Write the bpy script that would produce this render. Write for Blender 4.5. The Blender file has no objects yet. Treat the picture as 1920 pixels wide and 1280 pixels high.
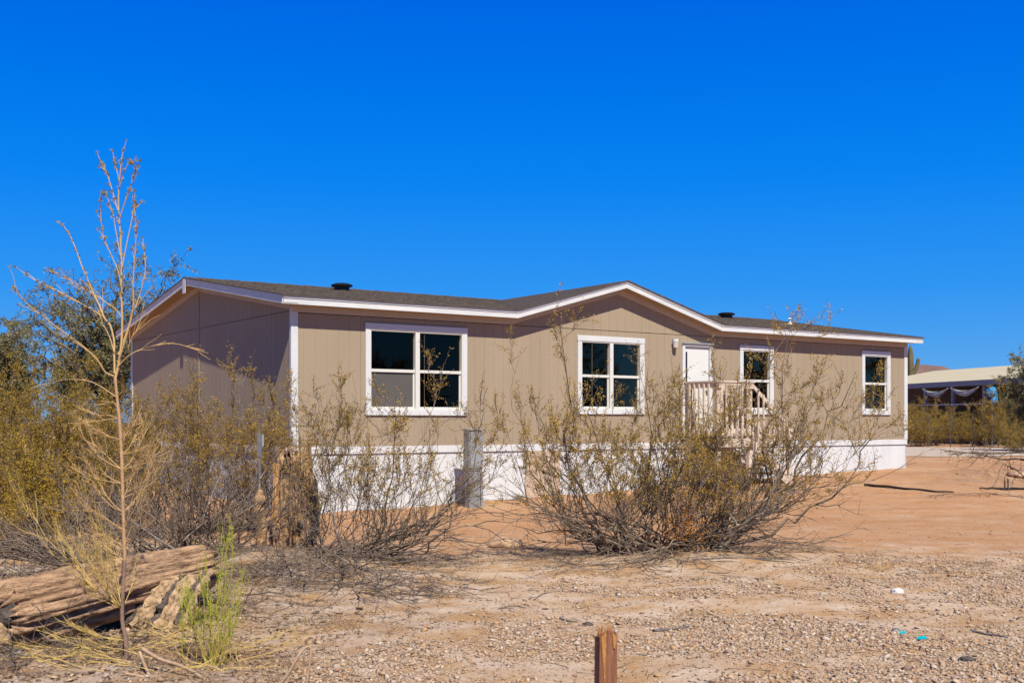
import bpy, math, random
import numpy as np
from math import sin, cos, radians, pi, sqrt, atan2, exp
from mathutils import Vector, noise as mnoise

S = bpy.context.scene
COL = S.collection
# ------------------------------------------------------------------ camera, sky, sun
F = 2167.0; HY = 791.9; EYE = 1.479
cam = bpy.data.objects.new('camera', bpy.data.cameras.new('camera')); COL.objects.link(cam)
cam.location = (0, 0, EYE); cam.rotation_euler = (radians(90), 0, 0)
cam.data.sensor_width = 36; cam.data.lens = F / 1920 * 36
cam.data.shift_y = (HY - 640) / 1920
cam.data.clip_start = .1; cam.data.clip_end = 20000
cam.data.dof.use_dof = True; cam.data.dof.focus_distance = 14.5; cam.data.dof.aperture_fstop = 5.0
S.camera = cam
SKYK = .66
sunv = Vector((.2574, -.776, 1.065)).normalized()
elev = math.asin(sunv.z)
world = bpy.data.worlds.new('World'); S.world = world; world.use_nodes = True
wn = world.node_tree; wn.nodes.clear()
sky = wn.nodes.new('ShaderNodeTexSky'); sky.sky_type = 'NISHITA'; sky.sun_disc = False
sky.sun_elevation = elev; sky.sun_rotation = atan2(sunv.x, sunv.y)
sky.altitude = 900; sky.air_density = 1.0; sky.dust_density = 0.15; sky.ozone_density = 3.2
hs = wn.nodes.new('ShaderNodeHueSaturation'); hs.inputs['Hue'].default_value = .505; hs.inputs['Saturation'].default_value = 1.5; hs.inputs['Value'].default_value = .125
# polarised deep desert blue: the Nishita sky is blended with an elevation ramp of the same blue (uniform round the horizon)
wtc = wn.nodes.new('ShaderNodeTexCoord'); wsep = wn.nodes.new('ShaderNodeSeparateXYZ'); wr = wn.nodes.new('ShaderNodeValToRGB'); wmx = wn.nodes.new('ShaderNodeMix'); wmx.data_type = 'RGBA'
wn.links.new(wtc.outputs['Generated'], wsep.inputs[0]); wn.links.new(wsep.outputs['Z'], wr.inputs[0])
SKYC = [(0.0, (.10, .375, .78)), (.05, (.055, .335, .84)), (.11, (.015, .285, .89)), (.20, (.0, .225, .90)), (.34, (.0, .135, .80)), (1.0, (.01, .06, .30))]
el = wr.color_ramp.elements; el[0].position, el[0].color = SKYC[0][0], (*SKYC[0][1], 1); el[1].position, el[1].color = SKYC[-1][0], (*SKYC[-1][1], 1)
for p_, c_ in SKYC[1:-1]: e_ = el.new(p_); e_.color = (*c_, 1)
wmx.inputs[0].default_value = .92
bg = wn.nodes.new('ShaderNodeBackground'); bg.inputs['Strength'].default_value = SKYK
wo = wn.nodes.new('ShaderNodeOutputWorld')
wn.links.new(sky.outputs[0], hs.inputs['Color']); wn.links.new(hs.outputs[0], wmx.inputs[6]); wn.links.new(wr.outputs[0], wmx.inputs[7]); wn.links.new(wmx.outputs[2], bg.inputs['Color']); wn.links.new(bg.outputs[0], wo.inputs['Surface'])
sl = bpy.data.lights.new('sun', 'SUN'); sl.energy = 5.0; sl.angle = radians(.55); sl.color = (1, .945, .79)
so = bpy.data.objects.new('sun', sl); COL.objects.link(so); so.rotation_euler = sunv.to_track_quat('Z', 'Y').to_euler(); so.location = (6, -18, 30)
S.view_settings.view_transform = 'Standard'; S.view_settings.look = 'None'; S.view_settings.exposure = 0.6; S.view_settings.gamma = 1

R = random.Random(7)
KC = .70   # all surface colours are albedos for this exposure
NR = np.random.default_rng(11)

# ------------------------------------------------------------------ materials
def mat(name, c1, c2=None, rough=.8, scale=8, bump=0, bscale=None, stretch=(1, 1, 1), island=0, metallic=0, detail=6, spec=.3, trans=0, ramp=(.32, .68)):
    c1 = tuple(q * KC for q in c1); c2 = c2 and tuple(q * KC for q in c2)
    m = bpy.data.materials.new(name); m.use_nodes = True
    n = m.node_tree; b = n.nodes['Principled BSDF']
    b.inputs['Roughness'].default_value = rough; b.inputs['Metallic'].default_value = metallic
    b.inputs['Specular IOR Level'].default_value = spec
    b.inputs['Base Color'].default_value = (*c1, 1)
    tc = n.nodes.new('ShaderNodeTexCoord'); mp = n.nodes.new('ShaderNodeMapping'); mp.inputs['Scale'].default_value = stretch
    n.links.new(tc.outputs['Object'], mp.inputs[0])
    last = None
    if c2 is not None:
        t = n.nodes.new('ShaderNodeTexNoise'); t.inputs['Scale'].default_value = scale; t.inputs['Detail'].default_value = detail; t.inputs['Roughness'].default_value = .65
        n.links.new(mp.outputs[0], t.inputs['Vector'])
        cr = n.nodes.new('ShaderNodeValToRGB'); cr.color_ramp.elements[0].position = ramp[0]; cr.color_ramp.elements[1].position = ramp[1]
        cr.color_ramp.elements[0].color = (*c1, 1); cr.color_ramp.elements[1].color = (*c2, 1)
        n.links.new(t.outputs['Fac'], cr.inputs[0]); last = cr.outputs[0]
        if island:
            g = n.nodes.new('ShaderNodeNewGeometry'); mr = n.nodes.new('ShaderNodeMapRange')
            mr.inputs['To Min'].default_value = 1 - island; mr.inputs['To Max'].default_value = 1 + island
            n.links.new(g.outputs['Random Per Island'], mr.inputs['Value'])
            mu = n.nodes.new('ShaderNodeVectorMath'); mu.operation = 'SCALE'
            n.links.new(last, mu.inputs[0]); n.links.new(mr.outputs[0], mu.inputs['Scale']); last = mu.outputs[0]
        n.links.new(last, b.inputs['Base Color'])
    if bump:
        t2 = n.nodes.new('ShaderNodeTexNoise'); t2.inputs['Scale'].default_value = bscale or scale * 3; t2.inputs['Detail'].default_value = 8
        n.links.new(mp.outputs[0], t2.inputs['Vector'])
        bp = n.nodes.new('ShaderNodeBump'); bp.inputs['Strength'].default_value = min(1, bump); bp.inputs['Distance'].default_value = .02
        n.links.new(t2.outputs['Fac'], bp.inputs['Height']); n.links.new(bp.outputs[0], b.inputs['Normal'])
    if trans:
        o = n.nodes['Material Output']; tl = n.nodes.new('ShaderNodeBsdfTranslucent'); mx = n.nodes.new('ShaderNodeMixShader'); mx.inputs[0].default_value = trans
        if last is not None: n.links.new(last, tl.inputs[0])
        else: tl.inputs[0].default_value = (*c1, 1)
        n.links.new(b.outputs[0], mx.inputs[1]); n.links.new(tl.outputs[0], mx.inputs[2]); n.links.new(mx.outputs[0], o.inputs['Surface'])
    return m

def island_ramp(name, cols, rough=.8, trans=0, extra_noise=0):
    """colour chosen per loose piece (pebble, leaf) from a list"""
    cols = [tuple(q * KC for q in c) for c in cols]
    m = bpy.data.materials.new(name); m.use_nodes = True
    n = m.node_tree; b = n.nodes['Principled BSDF']; b.inputs['Roughness'].default_value = rough; b.inputs['Specular IOR Level'].default_value = .2
    g = n.nodes.new('ShaderNodeNewGeometry'); cr = n.nodes.new('ShaderNodeValToRGB')
    el = cr.color_ramp.elements; el[0].position = 0; el[0].color = (*cols[0], 1); el[1].position = 1; el[1].color = (*cols[-1], 1)
    for i, c in enumerate(cols[1:-1], 1):
        e = el.new(i / (len(cols) - 1)); e.color = (*c, 1)
    n.links.new(g.outputs['Random Per Island'], cr.inputs[0]); last = cr.outputs[0]
    if extra_noise:
        tc = n.nodes.new('ShaderNodeTexCoord'); t = n.nodes.new('ShaderNodeTexNoise'); t.inputs['Scale'].default_value = extra_noise
        n.links.new(tc.outputs['Object'], t.inputs['Vector'])
        mr = n.nodes.new('ShaderNodeMapRange'); mr.inputs['From Min'].default_value = .3; mr.inputs['From Max'].default_value = .7; mr.inputs['To Min'].default_value = .7; mr.inputs['To Max'].default_value = 1.25
        n.links.new(t.outputs['Fac'], mr.inputs['Value'])
        mu = n.nodes.new('ShaderNodeVectorMath'); mu.operation = 'SCALE'; n.links.new(last, mu.inputs[0]); n.links.new(mr.outputs[0], mu.inputs['Scale']); last = mu.outputs[0]
    n.links.new(last, b.inputs['Base Color'])
    if trans:
        o = n.nodes['Material Output']; tl = n.nodes.new('ShaderNodeBsdfTranslucent'); mx = n.nodes.new('ShaderNodeMixShader'); mx.inputs[0].default_value = trans
        n.links.new(last, tl.inputs[0]); n.links.new(b.outputs[0], mx.inputs[1]); n.links.new(tl.outputs[0], mx.inputs[2]); n.links.new(mx.outputs[0], o.inputs['Surface'])
    return m

M = {}
M['siding'] = mat('siding_paint', (.385, .298, .208), (.428, .334, .236), .85, 1.6, .25, 60, (1, 1, .25))
M['frieze'] = mat('trim_tan', (.62, .50, .41), (.68, .56, .46), .8, 3, .1, 40)
M['soffit'] = mat('soffit_board', (.44, .30, .20), (.49, .34, .23), .85, 2, .1, 30)
M['white'] = mat('white_paint', (.70, .71, .73), (.78, .79, .80), .6, 2.2, .15, 50)
M['fascia'] = mat('fascia_paint', (.68, .69, .72), (.84, .84, .83), .6, 5, .2, 60, (.3, .3, 2))
M['skirt'] = mat('skirting_paint', (.70, .71, .74), (.80, .80, .82), .7, 3, .2, 60, (1, 1, .3))
M['vinyl'] = mat('window_vinyl', (.76, .75, .70), (.80, .79, .74), .45, 3)
M['door'] = mat('door_paint', (.78, .78, .76), (.82, .82, .80), .5, 3)
M['roof'] = mat('asphalt_shingle', (.062, .046, .038), (.19, .150, .125), .95, 16, .9, 60, (.7, 3.5, 1), detail=10, ramp=(.36, .70))
M['black'] = mat('black_vent', (.012, .014, .016), (.02, .022, .025), .5, 5)
M['dark'] = mat('dark_slit', (.02, .018, .03), None, .4)
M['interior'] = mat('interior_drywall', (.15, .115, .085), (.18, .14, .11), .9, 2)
M['access'] = mat('access_panel_board', (.58, .43, .31), (.66, .50, .37), .85, 4, .2, 40)
M['deck'] = mat('deck_paint', (.66, .53, .42), (.78, .65, .53), .75, 5, .3, 50, (1, 1, .3))
M['galv'] = mat('galvanised_steel', (.30, .31, .31), (.42, .44, .44), .5, 9, .1, 30, metallic=.35)
M['galv2'] = mat('galvanised_side', (.36, .38, .39), (.50, .53, .54), .45, 9, metallic=.35)
M['steel'] = mat('grey_steel', (.16, .16, .17), (.26, .26, .27), .6, 12, metallic=.3)
M['bark_grey'] = mat('creosote_bark', (.115, .080, .056), (.30, .228, .178), .9, 14, .3, 60, island=.3)
M['bark_dark'] = mat('old_bark', (.05, .04, .036), (.13, .105, .095), .9, 14, .3, 60, island=.25)
M['bark_pale'] = mat('bleached_bark', (.30, .25, .22), (.42, .36, .32), .9, 14, .3, 60, island=.25)
M['tree_bark'] = mat('mesquite_bark', (.10, .08, .065), (.26, .22, .185), .95, 5, .6, 30, (1, 1, .3))
M['leaf_creo'] = island_ramp('creosote_leaves', [(.55, .325, .045), (.68, .415, .07), (.44, .29, .03), (.73, .47, .14), (.32, .235, .025), (.64, .33, .05)], .55, .35, .9)
M['leaf_creo2'] = island_ramp('creosote_leaves_green', [(.47, .31, .03), (.60, .375, .05), (.37, .27, .025), (.63, .37, .07), (.26, .215, .02)], .55, .35, .9)
M['leaf_mesq'] = island_ramp('mesquite_leaves', [(.25, .235, .10), (.34, .31, .15), (.17, .17, .065), (.42, .37, .20), (.22, .215, .08)], .6, .25, .6)
M['leaf_rust'] = island_ramp('rusty_dead_leaves', [(.62, .24, .03), (.46, .19, .04), (.70, .33, .07)], .7, .3)
M['broom_stem'] = mat('broom_stem', (.46, .27, .14), (.60, .37, .20), .75, 18, .3, 60)
M['broom_twig'] = mat('broom_dry_twig', (.56, .34, .14), (.68, .45, .21), .75, 9)
M['broom_low'] = mat('broom_lower_stem', (.24, .15, .11), (.33, .21, .155), .85, 18, .3, 60)
M['broom_straw'] = mat('broom_yellow_twig', (.64, .43, .12), (.78, .56, .20), .75, 9)
M['broom_bud'] = island_ramp('broom_buds', [(.30, .26, .08), (.45, .33, .14), (.24, .25, .08)], .7, .2)
M['green_twig'] = mat('green_broom_stem', (.44, .44, .05), (.62, .56, .09), .6, 9, trans=.15)
M['green_leaf'] = island_ramp('green_broom_leaves', [(.40, .46, .04), (.56, .56, .06), (.26, .36, .04), (.66, .60, .10)], .6, .3)
M['deadwood'] = mat('saguaro_wood', (.17, .092, .05), (.56, .35, .205), .9, 8, .9, 34, (.7, 2.6, 2.6), detail=10, ramp=(.34, .60))
M['rib'] = mat('saguaro_rib', (.26, .14, .07), (.66, .42, .23), .9, 8, .8, 40, (3, 3, .5), island=.25, detail=9)
M['rib_orange'] = mat('saguaro_rib_orange', (.56, .27, .10), (.74, .41, .18), .9, 8, .7, 40, (3, 3, .4))
M['cork'] = mat('saguaro_cork', (.27, .165, .09), (.70, .48, .29), .95, 18, .9, 50, detail=10)
M['cork_dark'] = mat('saguaro_cork_dark', (.06, .045, .038), (.18, .14, .12), .95, 18, .9, 50, detail=10)
M['armwood'] = mat('weathered_arm', (.30, .16, .07), (.66, .42, .22), .9, 16, .9, 50)
M['fuzz'] = mat('pale_fibre', (.55, .40, .28), (.72, .56, .42), .95, 20)
M['redwood'] = mat('weathered_red_wood', (.20, .075, .04), (.40, .18, .10), .85, 10, .6, 40, (6, 6, .45), detail=10)
M['freshwood'] = mat('split_wood', (.42, .17, .045), (.62, .30, .09), .85, 12, .6, 50, (4, 4, .8))
M['stick'] = mat('grey_stick', (.12, .10, .095), (.24, .20, .18), .9, 20)
M['dry_stalk'] = mat('dry_stalk', (.36, .23, .14), (.55, .38, .25), .85, 12, .2, 50)
M['cream_metal'] = mat('cream_metal_roof', (.58, .49, .30), (.64, .55, .35), .6, 1)
M['shed_metal'] = mat('shed_frame_metal', (.28, .28, .31), (.36, .36, .40), .6, 2)
M['cloth'] = mat('white_shade_cloth', (.85, .84, .82), (.92, .91, .89), .9, 2, trans=.45)
M['brown_board'] = mat('brown_shed_boards', (.10, .075, .07), (.17, .13, .12), .9, 2)
M['blue'] = mat('blue_tarp', (.01, .26, .60), (.02, .36, .72), .5, 5, .3)
M['turq'] = mat('turquoise_plastic', (.0, .40, .50), None, .4)
M['whitestone'] = mat('white_stone', (.70, .64, .60), (.78, .72, .68), .8, 8, .3)
M['tanstone'] = mat('tan_stone', (.46, .29, .18), (.56, .36, .23), .85, 8, .4)
M['redrock'] = mat('reddish_rock', (.24, .12, .085), (.42, .24, .17), .9, 4, .6, 14)
M['char'] = mat('charred_wood', (.012, .011, .013), (.04, .036, .04), .8, 16, .8)
M['hill'] = mat('far_hill', (.16, .095, .09), (.24, .15, .125), 1, .012, detail=8)
M['saguaro'] = mat('saguaro_skin', (.11, .10, .045), (.20, .17, .085), .85, 3, island=.1)
M['lamp_glass'] = mat('lamp_glass', (.62, .60, .56), None, .3)
M['dark_line'] = mat('black_line', (.012, .011, .011), (.03, .025, .022), .6, 8)
M['pebble'] = island_ramp('pebbles', [(.42, .27, .165), (.56, .41, .29), (.34, .22, .145), (.62, .48, .35), (.50, .33, .21), (.23, .15, .12), (.56, .33, .16), (.47, .36, .28), (.66, .54, .42), (.35, .19, .12), (.55, .38, .235)], .8)
M['litter'] = island_ramp('dry_litter', [(.28, .16, .08), (.44, .27, .13), (.17, .11, .07), (.56, .38, .20), (.34, .23, .15)], .9, .1)
def glass_mat(name, tint, scr=None):
    m = bpy.data.materials.new(name); m.use_nodes = True; n = m.node_tree; n.nodes.remove(n.nodes['Principled BSDF'])
    o = n.nodes['Material Output']; tr = n.nodes.new('ShaderNodeBsdfTransparent'); tr.inputs[0].default_value = (*tint, 1)
    gl = n.nodes.new('ShaderNodeBsdfGlossy'); gl.inputs['Roughness'].default_value = .01; gl.inputs[0].default_value = (.75, .55, .42, 1)
    fr = n.nodes.new('ShaderNodeFresnel'); fr.inputs['IOR'].default_value = 1.55
    ml = n.nodes.new('ShaderNodeMath'); ml.operation = 'MULTIPLY'; ml.inputs[1].default_value = .5
    mx = n.nodes.new('ShaderNodeMixShader'); n.links.new(fr.outputs[0], ml.inputs[0]); n.links.new(ml.outputs[0], mx.inputs[0]); n.links.new(tr.outputs[0], mx.inputs[1]); n.links.new(gl.outputs[0], mx.inputs[2])
    n.links.new(mx.outputs[0], o.inputs['Surface']); return m
M['glass'] = glass_mat('window_glass', (.55, .58, .55))
M['screen'] = mat('insect_screen', (.105, .10, .095), (.125, .118, .112), .9, 3)

# ------------------------------------------------------------------ mesh helpers
def tag(o, label=None, cat=None, group=None, kind=None):
    if label: o['label'] = label
    if cat: o['category'] = cat
    if group: o['group'] = group
    if kind: o['kind'] = kind
    return o
def empty(name, loc=(0, 0, 0), rz=0, label=None, cat=None, group=None):
    o = bpy.data.objects.new(name, None); COL.objects.link(o); o.location = loc; o.rotation_euler = (0, 0, rz); o.empty_display_size = .2
    return tag(o, label, cat, group)
class MB:
    def __init__(s): s.v = []; s.f = []; s.mi = []
    def add(s, vs, fs, mi=0):
        k = len(s.v); s.v += [tuple(x) for x in vs]; s.f += [tuple(i + k for i in f) for f in fs]; s.mi += [mi] * len(fs); return s
    def hexa(s, p, mi=0):  # 8 corners: bottom 4, top 4 (same order)
        return s.add(p, [(3, 2, 1, 0), (4, 5, 6, 7), (0, 1, 5, 4), (1, 2, 6, 5), (2, 3, 7, 6), (3, 0, 4, 7)], mi)
    def box(s, x0, x1, y0, y1, z0, z1, mi=0):
        return s.hexa([(x0, y0, z0), (x1, y0, z0), (x1, y1, z0), (x0, y1, z0), (x0, y0, z1), (x1, y0, z1), (x1, y1, z1), (x0, y1, z1)], mi)
    def cyl(s, c, r, z0, z1, n=16, r2=None, cap=True, mi=0):
        r2 = r if r2 is None else r2
        vs = [(c[0] + r * cos(2 * pi * i / n), c[1] + r * sin(2 * pi * i / n), z0) for i in range(n)] + [(c[0] + r2 * cos(2 * pi * i / n), c[1] + r2 * sin(2 * pi * i / n), z1) for i in range(n)]
        fs = [(i, (i + 1) % n, n + (i + 1) % n, n + i) for i in range(n)]
        if cap: fs += [tuple(range(n - 1, -1, -1)), tuple(range(n, 2 * n))]
        return s.add(vs, fs, mi)
    def tube(s, pts, rad, n=6, mi=0):
        v, q = tubes([(np.array(pts, float), np.array(rad, float) if hasattr(rad, '__len__') else np.full(len(pts), rad))], n)
        return s.add(v.tolist(), q.tolist(), mi)
    def build(s, name, m, parent=None, smooth=False, bevel=0):
        me = bpy.data.meshes.new(name); me.from_pydata(s.v, [], s.f)
        ms = m if isinstance(m, list) else [m]
        for x in ms: me.materials.append(x)
        if len(ms) > 1: me.polygons.foreach_set('material_index', s.mi)
        if smooth: me.polygons.foreach_set('use_smooth', [True] * len(s.f))
        me.update(); o = bpy.data.objects.new(name, me); COL.objects.link(o)
        if parent: o.parent = parent
        if bevel:
            b = o.modifiers.new('bevel', 'BEVEL'); b.width = bevel; b.segments = 1; b.limit_method = 'ANGLE'
        return o
def tubes(polys, k=4):
    """vectorised tubes; polys = list of (pts[n,3], rad[n]); returns verts, quads (end tips pinched)"""
    groups = {}
    for p, r in polys: groups.setdefault(len(p), []).append((p, r))
    V = []; Q = []; base = 0
    for n, lst in groups.items():
        P = np.array([a for a, _ in lst]); r = np.array([b for _, b in lst]); m = len(lst)
        T = np.empty_like(P); T[:, 1:-1] = P[:, 2:] - P[:, :-2]; T[:, 0] = P[:, 1] - P[:, 0]; T[:, -1] = P[:, -1] - P[:, -2]
        T /= np.linalg.norm(T, axis=2, keepdims=True) + 1e-9
        ref = np.where(np.abs(T[:, :1, 2:3]) > .8, np.array([1., 0, 0]), np.array([0, 0, 1.])) * np.ones((m, n, 1))
        A = np.cross(T, ref); A /= np.linalg.norm(A, axis=2, keepdims=True) + 1e-9; B = np.cross(T, A)
        ang = np.arange(k) * 2 * pi / k
        ring = P[:, :, None, :] + r[:, :, None, None] * (A[:, :, None, :] * np.cos(ang)[None, None, :, None] + B[:, :, None, :] * np.sin(ang)[None, None, :, None])
        V.append(ring.reshape(-1, 3))
        idx = np.arange(m * n * k).reshape(m, n, k) + base
        a = idx[:, :-1, :]; b = idx[:, 1:, :]
        q = np.stack([a, np.roll(a, -1, 2), np.roll(b, -1, 2), b], -1).reshape(-1, 4)
        Q.append(q); base += m * n * k
    if not V: return np.zeros((0, 3)), np.zeros((0, 4), int)
    return np.concatenate(V), np.concatenate(Q)
def fast(name, V, Fc, m, parent=None, smooth=False, mi=None):
    """mesh object from arrays; Fc is [n,3] or [n,4]"""
    me = bpy.data.meshes.new(name); nf, k = Fc.shape
    me.vertices.add(len(V)); me.vertices.foreach_set('co', np.ascontiguousarray(V, dtype=np.float32).ravel())
    me.loops.add(nf * k); me.loops.foreach_set('vertex_index', np.ascontiguousarray(Fc, dtype=np.int32).ravel())
    me.polygons.add(nf); me.polygons.foreach_set('loop_start', np.arange(0, nf * k, k, dtype=np.int32)); me.polygons.foreach_set('loop_total', np.full(nf, k, dtype=np.int32))
    for x in (m if isinstance(m, list) else [m]): me.materials.append(x)
    if mi is not None: me.polygons.foreach_set('material_index', mi.astype(np.int32))
    if smooth: me.polygons.foreach_set('use_smooth', np.ones(nf, dtype=bool))
    me.update(calc_edges=True); me.validate()
    o = bpy.data.objects.new(name, me); COL.objects.link(o)
    if parent: o.parent = parent
    return o
def leaves(C, l, w, rng, droop=0):
    """diamond leaf faces at centres C"""
    n = len(C); C = np.asarray(C, float)
    d = rng.normal(size=(n, 3)); d[:, 2] = d[:, 2] * .8 + .25 - droop; d /= np.linalg.norm(d, axis=1, keepdims=True)
    e = np.cross(d, rng.normal(size=(n, 3))); e /= np.linalg.norm(e, axis=1, keepdims=True)
    L = (l * rng.uniform(.6, 1.35, n))[:, None]; Wd = (w * rng.uniform(.6, 1.3, n))[:, None]
    V = np.stack([C - d * L / 2, C + e * Wd / 2 + d * L * .05, C + d * L / 2, C - e * Wd / 2 + d * L * .05], 1).reshape(-1, 3)
    return V, np.arange(4 * n).reshape(n, 4)

def vnoise(x, y, s, seed=0):
    """cheap smooth value noise, numpy"""
    x = np.asarray(x, float) * s + 37.1 * seed; y = np.asarray(y, float) * s - 11.7 * seed
    xi = np.floor(x).astype(np.int64); yi = np.floor(y).astype(np.int64); fx = x - xi; fy = y - yi
    fx = fx * fx * (3 - 2 * fx); fy = fy * fy * (3 - 2 * fy)
    def h(a, b):
        k = (a * 374761393 + b * 668265263 + seed * 974711) & 0x7fffffff
        k = ((k ^ (k >> 13)) * 1274126177) & 0x7fffffff
        return ((k ^ (k >> 16)) & 0xffff) / 65535.0
    return (h(xi, yi) * (1 - fx) + h(xi + 1, yi) * fx) * (1 - fy) + (h(xi, yi + 1) * (1 - fx) + h(xi + 1, yi + 1) * fx) * fy
# ------------------------------------------------------------------ ground
def ground(x, y):
    x = np.asarray(x, float); y = np.asarray(y, float)
    z = .047 * np.clip(y - 18.35, 0, 9.6)
    near = np.clip((y - 3) / 3, 0, 1) * np.exp(-np.clip(y - 20, 0, 99) / 25)
    z = z + near * ((vnoise(x, y, .35, 1) - .5) * .06 + (vnoise(x, y, 1.3, 2) - .5) * .045 + (vnoise(x, y, 4.5, 3) - .5) * .020 + (vnoise(x, y, 9.0, 4) - .5) * .008)
    z = z + .10 * np.exp(-(((x - 2.8) / 1.9) ** 2 + ((y - 12.5) / .9) ** 2)) + .10 * np.exp(-(((x + 2.2) / 1.3) ** 2 + ((y - 12.3) / 1.0) ** 2))
    z = z + (.17 + .08 * vnoise(x, y, 3, 6)) * np.exp(-(((x - 9.6) / 1.25) ** 2 + ((y - 24.2 + .15 * (x - 9.6)) / .5) ** 2))
    z = z + .12 * np.exp(-(((x - 10.9) / .7) ** 2 + ((y - 25.3) / .6) ** 2))
    z = z - .10 * np.exp(-(((y - 31.0 - .1 * x) / 1.6) ** 2)) * (x > 6)
    return z
def gz(x, y): return float(ground(x, y))
def at(px, py, Y): return Vector(((px - 960) / F * Y, Y, EYE + (HY - py) / F * Y))
def on_ground(px, py):
    Y = 10.
    lo, hi = 3., 400.
    for _ in range(60):
        Y = (lo + hi) / 2
        zz = EYE + (HY - py) / F * Y
        if zz > gz((px - 960) / F * Y, Y): lo = Y
        else: hi = Y
    x = (px - 960) / F * Y
    return Vector((x, Y, gz(x, Y)))

def axis(segs):
    out = [segs[0][0]]
    for a, b, st in segs: out += list(np.linspace(a, b, max(2, int(abs(b - a) / st) + 1))[1:])
    return np.array(out)
gx = axis([(-6000, -600, 900), (-600, -60, 60), (-60, -14, 3), (-14, -8, .4), (-8, 8, .085), (8, 14, .16), (14, 30, 1), (30, 90, 5), (90, 600, 60), (600, 6000, 900)])
gy = axis([(-6000, -600, 900), (-600, -40, 60), (-40, 4, 2), (4, 5.5, .2), (5.5, 15, .06), (15, 27, .12), (27, 36, .4), (36, 70, 2), (70, 600, 60), (600, 9000, 900)])
GX, GY = np.meshgrid(gx, gy); GZ = ground(GX, GY)
nx, ny = len(gx), len(gy); ii = np.arange(nx * ny).reshape(ny, nx)
gm = bpy.data.materials.new('desert_soil'); gm.use_nodes = True
n = gm.node_tree; b = n.nodes['Principled BSDF']; b.inputs['Roughness'].default_value = .95; b.inputs['Specular IOR Level'].default_value = .1
def N(t, **k):
    x = n.nodes.new(t)
    for a, v in k.items(): setattr(x, a, v)
    return x
def link(a, c): n.links.new(a, c)
tc = N('ShaderNodeTexCoord'); sep = N('ShaderNodeSeparateXYZ'); link(tc.outputs['Object'], sep.inputs[0])
def noise_tex(s, det=8, rough=.6, vec=None):
    t = N('ShaderNodeTexNoise'); t.inputs['Scale'].default_value = s; t.inputs['Detail'].default_value = det; t.inputs['Roughness'].default_value = rough
    link(vec or tc.outputs['Object'], t.inputs['Vector']); return t
def mix(fac, a, c):
    m = N('ShaderNodeMix', data_type='RGBA')
    if isinstance(fac, float): m.inputs[0].default_value = fac
    else: link(fac, m.inputs[0])
    for i, q in ((6, a), (7, c)):
        if isinstance(q, tuple): m.inputs[i].default_value = (*q, 1)
        else: link(q, m.inputs[i])
    return m.outputs[2]
def mapr(v, a, c, d=0, e=1):
    m = N('ShaderNodeMapRange'); link(v, m.inputs[0]); m.inputs[1].default_value = a; m.inputs[2].default_value = c; m.inputs[3].default_value = d; m.inputs[4].default_value = e; return m.outputs[0]
def mth(op, a, c):
    m = N('ShaderNodeMath', operation=op)
    for i, q in ((0, a), (1, c)):
        if isinstance(q, (int, float)): m.inputs[i].default_value = q
        else: link(q, m.inputs[i])
    return m.outputs[0]
big = noise_tex(.35); med = noise_tex(2.2); fine = noise_tex(22, 10, .7)
mpn = N('ShaderNodeMapping'); mpn.inputs['Scale'].default_value = (.25, 1.6, 1); link(tc.outputs['Object'], mpn.inputs[0]); streak = noise_tex(1.1, 6, .6, mpn.outputs[0])
# soil: orange fill round the house, paler sand on the drive in front
yy = mth('ADD', sep.outputs[1], mth('MULTIPLY', mth('SUBTRACT', big.outputs[0], .5), 5.0))
orange = mapr(yy, 11.8, 14.8)
sand = mix(mapr(med.outputs[0], .35, .65), (.325, .188, .086), (.38, .232, .118))
fill = mix(mapr(streak.outputs[0], .35, .65), (.295, .143, .066), (.35, .188, .092))
fill = mix(mapr(med.outputs[0], .3, .75, 0, .45), fill, (.375, .222, .118))
fill = mix(mapr(noise_tex(.8, 5).outputs[0], .56, .66, 0, .6), fill, (.375, .245, .15))
soil = mix(orange, sand, fill)
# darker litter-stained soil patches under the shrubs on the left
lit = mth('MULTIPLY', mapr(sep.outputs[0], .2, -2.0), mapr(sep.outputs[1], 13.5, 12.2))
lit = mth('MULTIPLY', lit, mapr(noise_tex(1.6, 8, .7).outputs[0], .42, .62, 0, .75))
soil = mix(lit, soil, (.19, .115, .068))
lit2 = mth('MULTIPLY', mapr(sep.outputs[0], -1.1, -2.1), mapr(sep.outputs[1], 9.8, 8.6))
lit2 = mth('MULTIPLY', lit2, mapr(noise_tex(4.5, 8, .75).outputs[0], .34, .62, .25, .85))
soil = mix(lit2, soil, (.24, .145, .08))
# fine grit: speckles
vor = N('ShaderNodeTexVoronoi'); vor.inputs['Scale'].default_value = 55; link(tc.outputs['Object'], vor.inputs['Vector'])
grit = mix(mapr(vor.outputs['Distance'], .05, .5), vor.outputs['Color'], (.5, .5, .5))
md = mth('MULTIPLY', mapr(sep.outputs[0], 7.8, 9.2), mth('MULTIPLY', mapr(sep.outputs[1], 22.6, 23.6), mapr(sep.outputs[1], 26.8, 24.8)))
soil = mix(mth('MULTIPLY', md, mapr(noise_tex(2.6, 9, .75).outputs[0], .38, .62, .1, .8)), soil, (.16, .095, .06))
hsn = N('ShaderNodeHueSaturation'); hsn.inputs['Saturation'].default_value = .18; link(grit, hsn.inputs['Color'])
gfac = mth('MULTIPLY', mapr(med.outputs[0], .38, .62, .02, .30), mapr(orange, 0, 1, 1, .2))
soil = mix(gfac, soil, hsn.outputs[0])
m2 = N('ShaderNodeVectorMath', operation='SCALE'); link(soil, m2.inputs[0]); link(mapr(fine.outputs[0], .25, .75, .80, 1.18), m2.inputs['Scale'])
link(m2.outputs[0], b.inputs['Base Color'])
bsum = mth('ADD', mth('MULTIPLY', fine.outputs[0], .5), mth('MULTIPLY', noise_tex(7, 8, .7).outputs[0], 1.2))
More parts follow.
